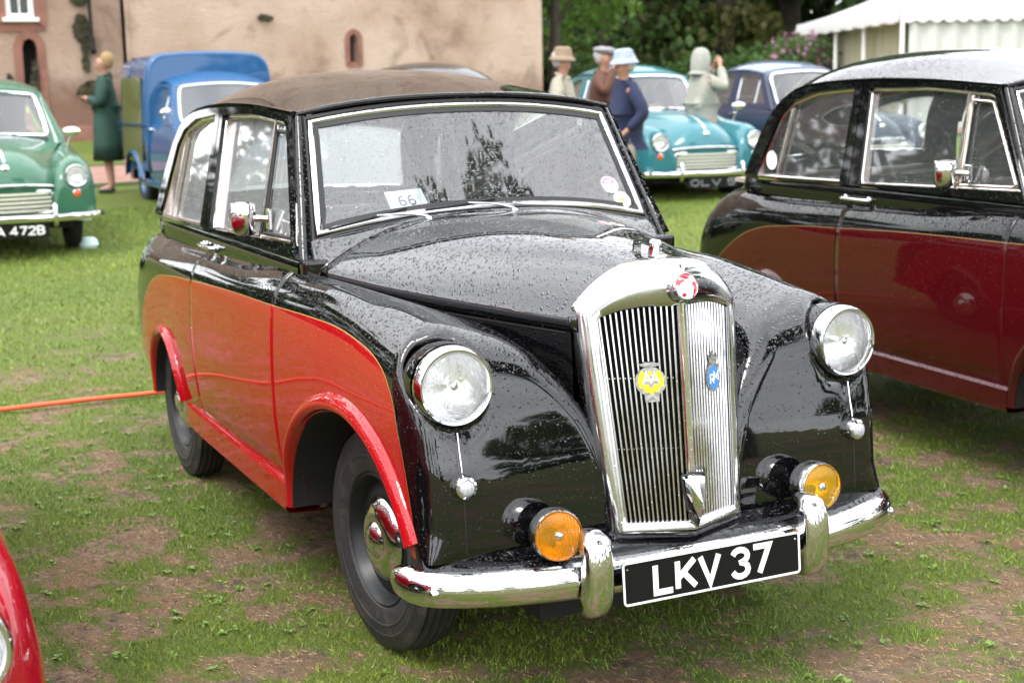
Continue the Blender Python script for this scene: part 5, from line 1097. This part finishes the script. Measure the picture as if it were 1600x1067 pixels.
# ------------------------------------------------------------------ marquee
mq = empty('marquee', (-16.8, 15.7, float(gh(-16.8, 15.7))), math.atan2(3.4, -7.5)); tag(mq, 'white peaked marquee with scalloped valance behind the parked cars', 'marquee')
M_CV = simple('white_canvas', (0.544, 0.544, 0.544), .6, bump=.08, bscale=3); M_LIN = simple('cream_lining', (0.4488, 0.4216, 0.3264), .8); 
m_, n, b = newmat('canvas_wall'); b.inputs['Base Color'].default_value = (.46, .47, .44, 1); b.inputs['Roughness'].default_value = .7
LX, LY, EH, PH = 8.4, 9.0, 2.18, 4.3   # local x runs along the receding wall, local -y along the front
ap = (LX/2, -LY/2)
cor = [(0, 0), (LX, 0), (LX, -LY), (0, -LY)]
for k in range(4):
    a, c2 = np.array(cor[k]), np.array(cor[(k+1) % 4]); P = []
    for u in np.linspace(0, 1, 9):
        q = a+(c2-a)*u; row = []
        for v_ in np.linspace(0, 1, 9): s = q+(np.array(ap)-q)*v_; row.append((s[0], s[1], EH+(PH-EH)*(v_**1.25)))
        P.append(row)
    grid('roof_panel', np.array(P), M_CV, mq, thick=.01)
    # valance with scallops
    L = np.linalg.norm(c2-a); out = np.array([(c2-a)[1], -(c2-a)[0]])/L; mdl = (a+c2)/2-np.array(ap); out = out if out@mdl > 0 else -out; nn = int(L/.24)*6; P = []
    for i in range(nn+1):
        q = a+(c2-a)*i/nn+out*(.03+.02*math.sin(i*1.3)); ph = (i % 6)/6; P.append([(q[0]-out[0]*.03, q[1]-out[1]*.03, EH+.01), (q[0], q[1], EH-.12), (q[0]+out[0]*.01, q[1]+out[1]*.01, EH-.24-.055*math.sin(math.pi*ph))])
    grid('valance', np.array(P), M_CV, mq)
    for q in (a,): tube('pole', [(q[0]*.99+.02, q[1]*.99-.02, 0), (q[0]*.99+.02, q[1]*.99-.02, EH)], .04, M_WHT, mq)
def pleats(name, a, c2, z0, z1, mat, amp=.03, step=.3):
    a, c2 = np.array(a, float), np.array(c2, float); L = np.linalg.norm(c2-a); t = (c2-a)/L; o = np.array([t[1], -t[0]]); nn = int(L/step*8)
    grid(name, np.array([[(*(a+t*L*i/nn+o*amp*math.sin(i*math.pi/4)*(1-.3*(z > 1))), z) for z in (z0, (z0+z1)/2, z1)] for i in range(nn+1)]), mat, mq)
pleats('side_curtain', (.05, -.15), (.05, -LY+.1), .02, EH-.05, m_, .05, .36); pleats('lining', (.9, -.35), (LX-.1, -.35), .02, EH-.05, M_LIN, .04, .5); pleats('lining', (LX-.1, -.3), (LX-.1, -LY), .02, EH, M_LIN)
pleats('side_curtain', (LX*.92, -.06), (LX-.04, -.06), .02, EH-.05, m_)
for x_ in (LX*.35, LX*.62): tube('pole', [(x_, -.12, 0), (x_, -.12, EH)], .045, M_WHT, mq)

# ------------------------------------------------------------------ trees
def leafmat(name, dark, mid, lite, tr=.35):
    m, n, b = newmat(name); f = noisen(n, .8, 5, .7); g = noisen(n, 9, 3); c = ramp(n, mathn(n, 'ADD', mathn(n, 'MULTIPLY', f, .6), mathn(n, 'MULTIPLY', g, .4)), [(.36, dark), (.5, mid), (.64, lite)]); n.links.new(c, b.inputs['Base Color']); b.inputs['Roughness'].default_value = .6
    t = nd(n, 'ShaderNodeBsdfTranslucent'); n.links.new(c, t.inputs[0]); mxs = nd(n, 'ShaderNodeMixShader'); mxs.inputs[0].default_value = tr; n.links.new(b.outputs[0], mxs.inputs[1]); n.links.new(t.outputs[0], mxs.inputs[2]); n.links.new(mxs.outputs[0], n.nodes['Material Output'].inputs[0]); return m
LM = {'dark': leafmat('dark_leaves', (.016, .038, .010), (.040, .085, .020), (.075, .13, .032), .45), 'mid': leafmat('mid_leaves', (.030, .065, .014), (.065, .13, .026), (.11, .19, .04), .45), 'gold': leafmat('bronze_leaves', (.045, .055, .014), (.10, .11, .025), (.17, .15, .045), .45), 'lime': leafmat('lime_leaves', (.07, .14, .02), (.13, .24, .04), (.20, .32, .06), .45), 'pink': leafmat('pink_blossom', (.20, .08, .13), (.34, .16, .25), (.45, .28, .34))}
M_BARK = simple('bark', (.055, .042, .032), .95, bump=1, bscale=9, var=.4)
def leaves(n_, centers, radii, size, flat=.6):
    ci = rng.integers(0, len(centers), n_); d = rng.normal(size=(n_, 3)); d /= np.linalg.norm(d, axis=1)[:, None]; r = rng.uniform(.15, 1, n_)**.45
    p = centers[ci]+d*(radii[ci]*r)[:, None]*np.array([1, 1, flat]); s = size*rng.uniform(.5, 1.3, n_); u = rng.normal(size=(n_, 3)); u /= np.linalg.norm(u, axis=1)[:, None]; w = np.cross(u, rng.normal(size=(n_, 3))); w /= np.linalg.norm(w, axis=1)[:, None]
    V = np.stack([p-u*s[:, None], p+w*s[:, None]*.6, p+u*s[:, None], p-w*s[:, None]*.6], 1).reshape(-1, 3); return V, np.arange(4*n_).reshape(n_, 4)
def make_tree(H, W, low, mat, n_, size, seed, trunk=.3):
    """low: height where the crown begins"""
    global rng
    keep = rng; rng = np.random.default_rng(seed); root = empty('leafy_tree'); k = 34
    c = []; rr_ = []
    for i in range(k):
        z = low+(H-low)*rng.uniform(0, 1)**.9; f = math.sin(math.pi*min(1, max(.12, (z-low)/(H-low)*.85+.15)))**.6; a = rng.uniform(0, 6.283); r = W*f*rng.uniform(.25, .95); c.append((r*math.cos(a), r*math.sin(a), z)); rr_.append(W*rng.uniform(.22, .42))
    c = np.array(c); rr_ = np.array(rr_); V, F = leaves(n_, c, rr_, size); cr_ = bigmesh('crown', V, F, LM[mat], root); cr_['kind'] = 'stuff'
    t = smoothc([(0, 0, -.2), (.05, .02, H*.25), (-.05, .1, H*.5), (.1, 0, H*.8)], 14); tube('trunk', t, trunk, M_BARK, root, n=10, scale=np.linspace(1.15, .25, 14))
    for i in range(7): q = c[i*4]; z0 = max(low*.7, q[2]*.55); tube('limb', smoothc([(0, 0, z0), (q[0]*.4, q[1]*.4, z0+(q[2]-z0)*.6), tuple(q)], 8), trunk*.35, M_BARK, root, n=6, scale=np.linspace(1, .25, 8))
    rng = keep; return root
def copy_tree(o, parent=None):
    c = o.copy(); COL.objects.link(c); c.parent = parent
    for ch in o.children: copy_tree(ch, c)
    return c
def place(o, x, y, s=1, rz=0, label=None, cat='tree', group=None): o.location = (x, y, float(gh(x, y))); o.scale = (s, s, s); o.rotation_euler = (0, 0, rz); tag(o, label, cat, group); return o
def polar(px, d): a = YAW+math.atan((px-800)/FPX); return CAM[0]-d*math.cos(a), CAM[1]+d*math.sin(a)
G_T = 'trees at the edge of the lawn'
tA = make_tree(11, 5.0, -.2, 'dark', 17000, .17, 11, .38); tB = make_tree(10, 4.6, -.2, 'gold', 15000, .16, 12, .3); tC = make_tree(7.5, 2.6, -.4, 'lime', 9000, .12, 13, .16); tD = make_tree(10.5, 4.8, -.2, 'mid', 16000, .17, 14, .34)
place(tC, *polar(872, 36), 1, 0, 'slim lime-green tree beside the corner of the pink castle', group=G_T)
place(tB, *polar(955, 44), 1, 1, 'bronze-tinged broadleaf tree behind the man in the tan hat', group=G_T)
place(tA, *polar(1060, 47), 1, 2, 'dark green tree with a visible brown trunk behind the turquoise car', group=G_T)
place(tD, *polar(1135, 43), 1, 3, 'mid green tree behind the person in the pale hooded coat', group=G_T)
place(copy_tree(tA), *polar(1235, 46), 1.1, 4, 'dark tree rising behind the pink rhododendron', group=G_T)
place(copy_tree(tA), *polar(1330, 52), 1.2, 5, 'dark tree showing above the left slope of the marquee roof', group=G_T)
place(copy_tree(tD), *polar(1010, 58), 1.3, .5, 'tall green tree between the bronze tree and the dark tree', group=G_T)
place(copy_tree(tA), *polar(900, 60), 1.4, 2.5, 'dark tree behind the slim lime-green tree', group=G_T)
place(copy_tree(tD), *polar(1385, 48), 1.0, 2.2, 'green tree behind the peak of the marquee', group=G_T)
place(copy_tree(tD), *polar(1283, 55), 1.35, 1.2, 'green tree in the gap left of the marquee roof', group=G_T)
place(copy_tree(tA), *polar(1180, 60), 1.4, 5.5, 'dark tree in the back row above the navy car roof', group=G_T)
# a shady hedge at their feet
def bush(name, x, y, w, h, mat, n_, size, label, cat='shrub', group=None, seed=1, extra=None):
    global rng
    keep = rng; rng = np.random.default_rng(seed); root = empty(name); c = np.array([(rng.uniform(-w, w)*.7, rng.uniform(-w, w)*.5, h*rng.uniform(.25, .8)) for _ in range(16)]); r_ = np.full(16, min(w, h)*.42); V, F = leaves(n_, c, r_, size, .8); o = bigmesh('foliage', V, F, LM[mat], root); o['kind'] = 'stuff'
    for i in range(4): q = c[i]; tube('stem', [(0, 0, 0), (q[0]*.5, q[1]*.5, q[2]*.5), tuple(q)], .03, M_BARK, root, n=5)
    if extra: V, F = leaves(extra[1], c+np.array([0, 0, .05]), r_*1.08, extra[2], .8); o = bigmesh('blossom', V, F, LM[extra[0]], root); o['kind'] = 'stuff'
    rng = keep; place(root, x, y, 1, 0, label, cat, group); return root
G_B = 'dark shrubs under the trees'
for i, (px, d, w, h, lab) in enumerate(((905, 38, 2.4, 2.6, 'dark shrub just right of the castle corner'), (1000, 41, 2.8, 2.6, 'dark shrub under the bronze tree'), (1095, 39, 2.8, 2.4, 'dark shrub behind the roof of the turquoise car'), (1175, 38, 2.5, 2.5, 'dark shrub left of the pink rhododendron'))): bush('shrub', *polar(px, d), w, h*.62, 'mid', 5000, .11, lab, group=G_B, seed=30+i)
bush('rhododendron', *polar(1232, 33), 1.3, 1.9, 'mid', 3500, .07, 'rhododendron bush with pink blossom beside the marquee', seed=41, extra=('pink', 1400, .06))
bush('shrub', *polar(1228, 31.5), .7, .9, 'lime', 1800, .06, 'low yellow-green shrub in front of the pink rhododendron', seed=44)
# woodland round the rest of the field (seen mirrored in the paint, chrome and glass)
G_W = 'trees round the far side of the field'
for i, (x_, y_, s_) in enumerate(((46, -24, 1.0), (50, -8, .9), (48, 6, 1.0), (40, 20, 1.0), (30, -34, 1.1), (30, 30, 1.2), (14, 34, 1.2), (2, 38, 1.2), (12, -34, 1.2), (-4, -32, 1.2), (-18, -28, 1.1))):
    src = (tA, tD)[i % 2]; place(copy_tree(src), x_, y_, s_, i*1.3, 'broad leafy tree at the side of the field opposite the castle', group=G_W)
for i, (x_, y_, s_) in enumerate(((-27, -9.5, 1.15), (-25, -15, 1.1), (-29, -21, 1.2), (-21, -24, 1.0))): place(copy_tree((tA, tD)[i % 2]), x_, y_, s_, i*1.7+.4, 'unseen tree added past the castle end to darken the reflections', group='unseen trees added for dark reflections')  # out-of-view trees, added so the car sides reflect something dark
tE = make_tree(12.0, 3.2, 7.2, 'dark', 15000, .11, 15, .22); place(tE, 7.0, 4.35, 1, 0, 'tall tree mirrored in the windscreen of the red and black car')

# ------------------------------------------------------------------ orange rope, litter, card
rp = []
for y in np.linspace(-5, 3.2, 60): rp.append((-3.52+.03*math.sin(y*2.1), y, float(gh(-3.52, y)+bumps(-3.52, y))+.018+.012*math.sin(y*1.7)**2))
tag(tube('rope', rp, .011, simple('orange_cord', (.75, .10, .03), .5), n=8), 'orange cord stretched low across the grass behind the black and red car', 'rope')
lt = lathe('litter', [(.0, .0), (.07, .0), (.085, .03), (.075, .07), (.05, .095), (.02, .1), (0, .09)], simple('pale_plastic', (.55, .72, .70), .4, bump=.6, bscale=12), None, (0, 0, 0), (0, 0, 1), n=12); xf(lt, (-9.39, .20, float(gh(-9.39, .2)))); tag(lt, 'crumpled pale plastic bag on the grass by the green car wheel', 'litter')

# ------------------------------------------------------------------ the cars where they stand
G1 = 'upright vintage saloon cars'
car1 = build_saloon('black over bright red vintage saloon with chrome grille and LKV 37 plate', M_TT, M_BLK, M_RED, plate=True, group=G1)
car2 = build_saloon('black over maroon vintage saloon partly out of frame beside the red one', M_TT2, M_BLK, M_MAR, group=G1, interior=M_LEA, extras=False, glass=M_GLC)
xf(car2, (.23, 2.737, .04), (R(1.0), R(.5), R(-2.6)))
def put(o, x, y, h, z): xf(o, (x, y, z), (0, 0, R(h))); return o
G2 = 'small rounded cars parked across the lawn'
c = build_minor('green rounded saloon with a 472B plate at the left of the lawn', (.035, .115, .068), G2, plate='LSA 472B'); put(c, -9.53, -.50, -.8, .222); green = c
c = build_minor('turquoise rounded saloon with cream grille behind the man in the navy jacket', (.022, .135, .160), G2, plate='OLV 5'); put(c, -9.99, 6.78, -6.6, .27)
c = build_minor('bright blue delivery van with white screen frame by the castle lawn', (.020, .085, .20), 'delivery vans', van=True); put(c, -11.14, 2.18, .7, .275)
c = build_minor('navy saloon with sky sheen coloured into its roof behind the maroon car', (.025, .035, .065), G2, roof_sheen=(.10, .13, .19)); put(c, -9.73, 8.9, -1.6, .29); c.scale = (1, 1, 1)  # paler roof colour stands in for the sky reflected on navy paint
c = build_minor('black rounded saloon hidden behind the red car but for its roof', (.01, .01, .012), G2); x_, y_ = polar(600, 16.4); put(c, x_, y_, 178, .30)
c = build_minor('bright red rounded car cut off at the bottom left corner', (.27, .004, .012), G2, mirror_big=True); put(c, .64, -2.395, 2.5, 0.0)

# ------------------------------------------------------------------ people
def stand(px, d, dz=0): x, y = polar(px, d); return (x, y, float(gh(x, y))+dz)
IL = math.atan2(-math.cos(YAW), -math.sin(YAW))      # heading towards the left of the picture
person('woman in a long green coat with fair hair walking past the blue van', stand(182, 18.2), IL+.1, 1.66, (.014, .045, .032), 'fold', hair=M_HAIR, skirt=.42)
person('man in a navy jacket and pale blue bucket hat beside the turquoise car', stand(980, 14.0, -.02), IL+.35, 1.60, (.010, .016, .050), 'pocket', bulk=1.22, hat=('bucket', (.30, .35, .46)), hair=M_GREY, trouser=(.25, .22, .18))
person('man in a tan brimmed hat and pale raincoat near the castle corner', stand(886, 15.6, -.02), IL+math.pi*.9, 1.62, (.30, .28, .22), 'stand', bulk=1.12, hat=('bucket', (.22, .16, .11)), hair=M_GREY)
person('person in a grey flat cap and brown coat behind the navy jacket', stand(950, 16.4, -.02), IL+2.6, 1.64, (.09, .035, .022), 'brow', bulk=1.1, hat=('flat', (.20, .19, .20)), hair=M_GREY)
person('person in a pale hooded coat raising a camera beside the navy car', stand(1100, 16.6, -.05), IL+math.pi*1.15, 1.62, (.27, .27, .23), 'camera', bulk=1.15, hat=('hood', (.28, .28, .25)), trouser=(.4, .38, .33))

# ------------------------------------------------------------------ things in and on the glass
def on_ws(t, s, o): return ws_pt(t, s, o)
def ws_disc(name, t, s, rad, mat, parent, o=.004, n=28, mats=None):
    c = ws_pt(t, s); ex = np.array([0, 1., 0]); ey = ws_top(t)-ws_bot(t); ey /= np.linalg.norm(ey); nn = np.array([.86, 0, .51])
    V = [c+nn*o]+[c+nn*o+ex*rad*math.cos(a)+ey*rad*math.sin(a) for a in np.linspace(0, 2*math.pi, n, endpoint=False)]
    return mesh(name, V, [(0, 1+k, 1+(k+1) % n) for k in range(n)], mat, parent, smooth=False), c, ex, ey, nn
M_PNK = simple('pink_print', (.80, .18, .30), .5); M_PAP = simple('white_paper', (.82, .83, .84), .6); M_CRM = simple('cream_print', (.72, .74, .52), .5); M_ORG = simple('orange_print', (.78, .28, .12), .5); M_INK = simple('blue_ink', (.03, .06, .14), .6)
st, c, ex, ey, nn = ws_disc('club_sticker', .815, .255, .031, M_PAP, car1)
fl = [c+nn*.0046+ex*a+ey*b_ for a, b_ in [(.027*math.cos(q), .027*math.sin(q)) for q in np.linspace(R(8), R(172), 14)]]; mesh('sticker_print', fl, [tuple(range(14))], M_PNK, st, smooth=False)
lettering('sticker_letter', 'MOT', .010, .0022, lambda a, b_, k: c+nn*(.0050+k)+ex*a+ey*(b_+.012), M_PAP, st, depth=.0004)
d2 = [c+nn*.0046+ex*(.006+.006*math.cos(q))+ey*(-.018+.005*math.sin(q)) for q in np.linspace(0, 6.28, 12, endpoint=False)]; mesh('sticker_print', d2, [tuple(range(12))], M_PNK, st, smooth=False)
st, c, ex, ey, nn = ws_disc('badge_sticker', .865, .125, .031, M_CRM, car1)
o_ = ws_disc('sticker_field', .865, .125, .025, simple('pale_green_print', (.66, .76, .68), .5), car1, o=.0046)[0]; o_.parent = st
sp = [c+nn*.0052+ex*r_*math.cos(q)+ey*r_*math.sin(q) for q, r_ in zip(np.linspace(R(18), R(378), 10, endpoint=False), [.017, .007]*5)]; mesh('star_print', sp+[c+nn*.0052], [(k, (k+1) % 10, 10) for k in range(10)], M_ORG, st, smooth=False)
# entry card lying against the inside of the screen
cd = empty('entry_card'); tag(cd, 'white card with number 66 propped inside the windscreen', 'card'); cd.parent = None
cc = ws_pt(-.475, .16, -.014); ex = np.array([.02, .985, .06]); ex /= np.linalg.norm(ex); ey = ws_top(-.5)-ws_bot(-.5)+np.array([0, -.10, 0]); ey /= np.linalg.norm(ey); nn = np.cross(ex, ey); nn = nn if nn[0] > 0 else -nn
cf = lambda a, b_, k: cc+ex*a+ey*b_+nn*k
mesh('paper', [cf(-.062, -.036, 0), cf(.062, -.036, 0), cf(.062, .040, 0), cf(-.062, .040, 0)], [(0, 1, 2, 3)], M_PAP, cd, smooth=False); lettering('numeral', '66', .036, .0055, lambda a, b_, k: cf(a, b_+.002, k), M_INK, cd, gap=.3)
st, = [mesh('round_permit', [(-2.20+.045*math.cos(q), (tum(1.14)-.006), 1.15+.045*math.sin(q)) for q in np.linspace(0, 6.28, 20, endpoint=False)], [tuple(range(20))], M_PAP, car2, smooth=False)]
# ------------------------------------------------------------------ club badges on the grille bars
def face_pt(s, z, out=0.):
    xc = .648+(1.08-z)*.100; ys_ = .232-(1.0-min(z, 1.0))*.072; xs2 = .540+(1.0-z)*.175
    return np.array([xc+(xs2-xc)*abs(s), s*ys_, z])+out*np.array([.93, s*.3, .1])
M_SIL = simple('worn_silver', (.36, .355, .34), .35, metal=1, bump=.3, bscale=120); M_YB = simple('yellow_enamel', (.85, .55, .01), .2, coat=.6); M_BLU = simple('blue_enamel', (.04, .20, .55), .2, coat=.6)
def badge_frame(s, z, o):
    c = face_pt(s, z, o); ex = face_pt(s+.05*np.sign(s), z)-face_pt(s-.05*np.sign(s), z); ex /= np.linalg.norm(ex); ex = ex*np.sign(ex[1]); ex = ex+np.array([0, .8, 0]); ex /= np.linalg.norm(ex); ey = face_pt(s, z+.05)-face_pt(s, z-.05); ey /= np.linalg.norm(ey); nn = np.cross(ex, ey); nn = nn if nn[0] > 0 else -nn
    return lambda a, b_, k: c+ex*a+ey*b_+nn*k
def plate2(name, pts, k0, k1, fn, mat, parent, smooth=False):
    n = len(pts); V = [fn(a, b_, k0) for a, b_ in pts]+[fn(a, b_, k1) for a, b_ in pts]; o = mesh(name, V, [tuple(range(n, 2*n))]+[(i, (i+1) % n, n+(i+1) % n, n+i) for i in range(n)], mat, parent, smooth=smooth); return recalc(o)
def leaf(cx, cy, rx, ry, rot=0, n=12): return [(cx+rx*math.cos(q)*math.cos(rot)-ry*math.sin(q)*math.sin(rot), cy+rx*math.cos(q)*math.sin(rot)+ry*math.sin(q)*math.cos(rot)) for q in np.linspace(0, 2*math.pi, n, endpoint=False)]
for car in (car1,):
    f = badge_frame(-.40, .835, .010); b_ = empty('yellow_badge', (0, 0, 0), 0, car)
    plate2('badge_plate', leaf(0, 0, .041, .037, 0, 30), 0, .004, f, M_SIL, b_); plate2('badge_foot', [(-.018, -.052), (.018, -.052), (.020, -.030), (-.020, -.030)], 0, .0035, f, M_SIL, b_)
    wg = [(-.030, .047), (-.024, .040), (-.012, .037), (0, .036), (.012, .037), (.024, .040), (.030, .047), (.018, .046), (.010, .050), (0, .047), (-.010, .050), (-.018, .046)]; plate2('badge_wings', wg, 0, .006, f, M_SIL, b_)
    for l in (leaf(-.024, .006, .009, .022, R(-12)), leaf(.024, .006, .009, .022, R(12)), leaf(-.012, -.017, .010, .010), leaf(.012, -.017, .010, .010), leaf(0, -.026, .006, .008), leaf(0, .021, .005, .007)): plate2('yellow_field', l, .004, .0050, f, M_YB, b_)
    for sx in (-1, 1):
        plate2('badge_field', [(sx*.004, .0), (sx*.018, .0), (sx*.011, .018)], .004, .0050, f, M_YB, b_)
        lettering('badge_letter', 'A', .032, .0040, lambda a, q, k, sx=sx: f(a+sx*.0105, q+.010, .0055+k), M_WHT, b_, depth=.001)
    f = badge_frame(.385, .828, .022); b_ = empty('blue_badge', (0, 0, 0), 0, car)
    plate2('badge_plate', leaf(0, 0, .026, .036, 0, 30), 0, .004, f, M_SIL, b_); plate2('blue_field', leaf(0, 0, .0205, .030, 0, 28), .004, .0055, f, M_BLU, b_)
    for cx, ch in ((-.0075, 'R'), (.0075, 'M')): lettering('badge_letter', ch, .026, .0036, lambda a, q, k, cx=cx: f(a*.8+cx, q-(.003 if cx < 0 else -.003), .006+k), M_WHT, b_, depth=.001)
    cr_ = [(-.013, .036), (.013, .036), (.017, .056), (.008, .050), (.004, .060), (0, .064), (-.004, .060), (-.008, .050), (-.017, .056)]; plate2('badge_crown', cr_, 0, .005, f, M_SIL, b_)
    # script on the wing
    lettering('wing_script', 'UT', .012, .003, lambda a, q, k: (-.62-a, -(.707+.3*(q))-k-.001, .962+q), M_CHD, car, gap=.05) if False else None
    sc_ = smoothc([(-.66, -.7055, .972), (-.645, -.7065, .983), (-.635, -.707, .968), (-.62, -.7065, .978), (-.605, -.7065, .970), (-.59, -.706, .980), (-.575, -.706, .972)], 30); sc_[:, 1] -= .003; tube('wing_script', sc_, .003, M_CHD, car, n=6)
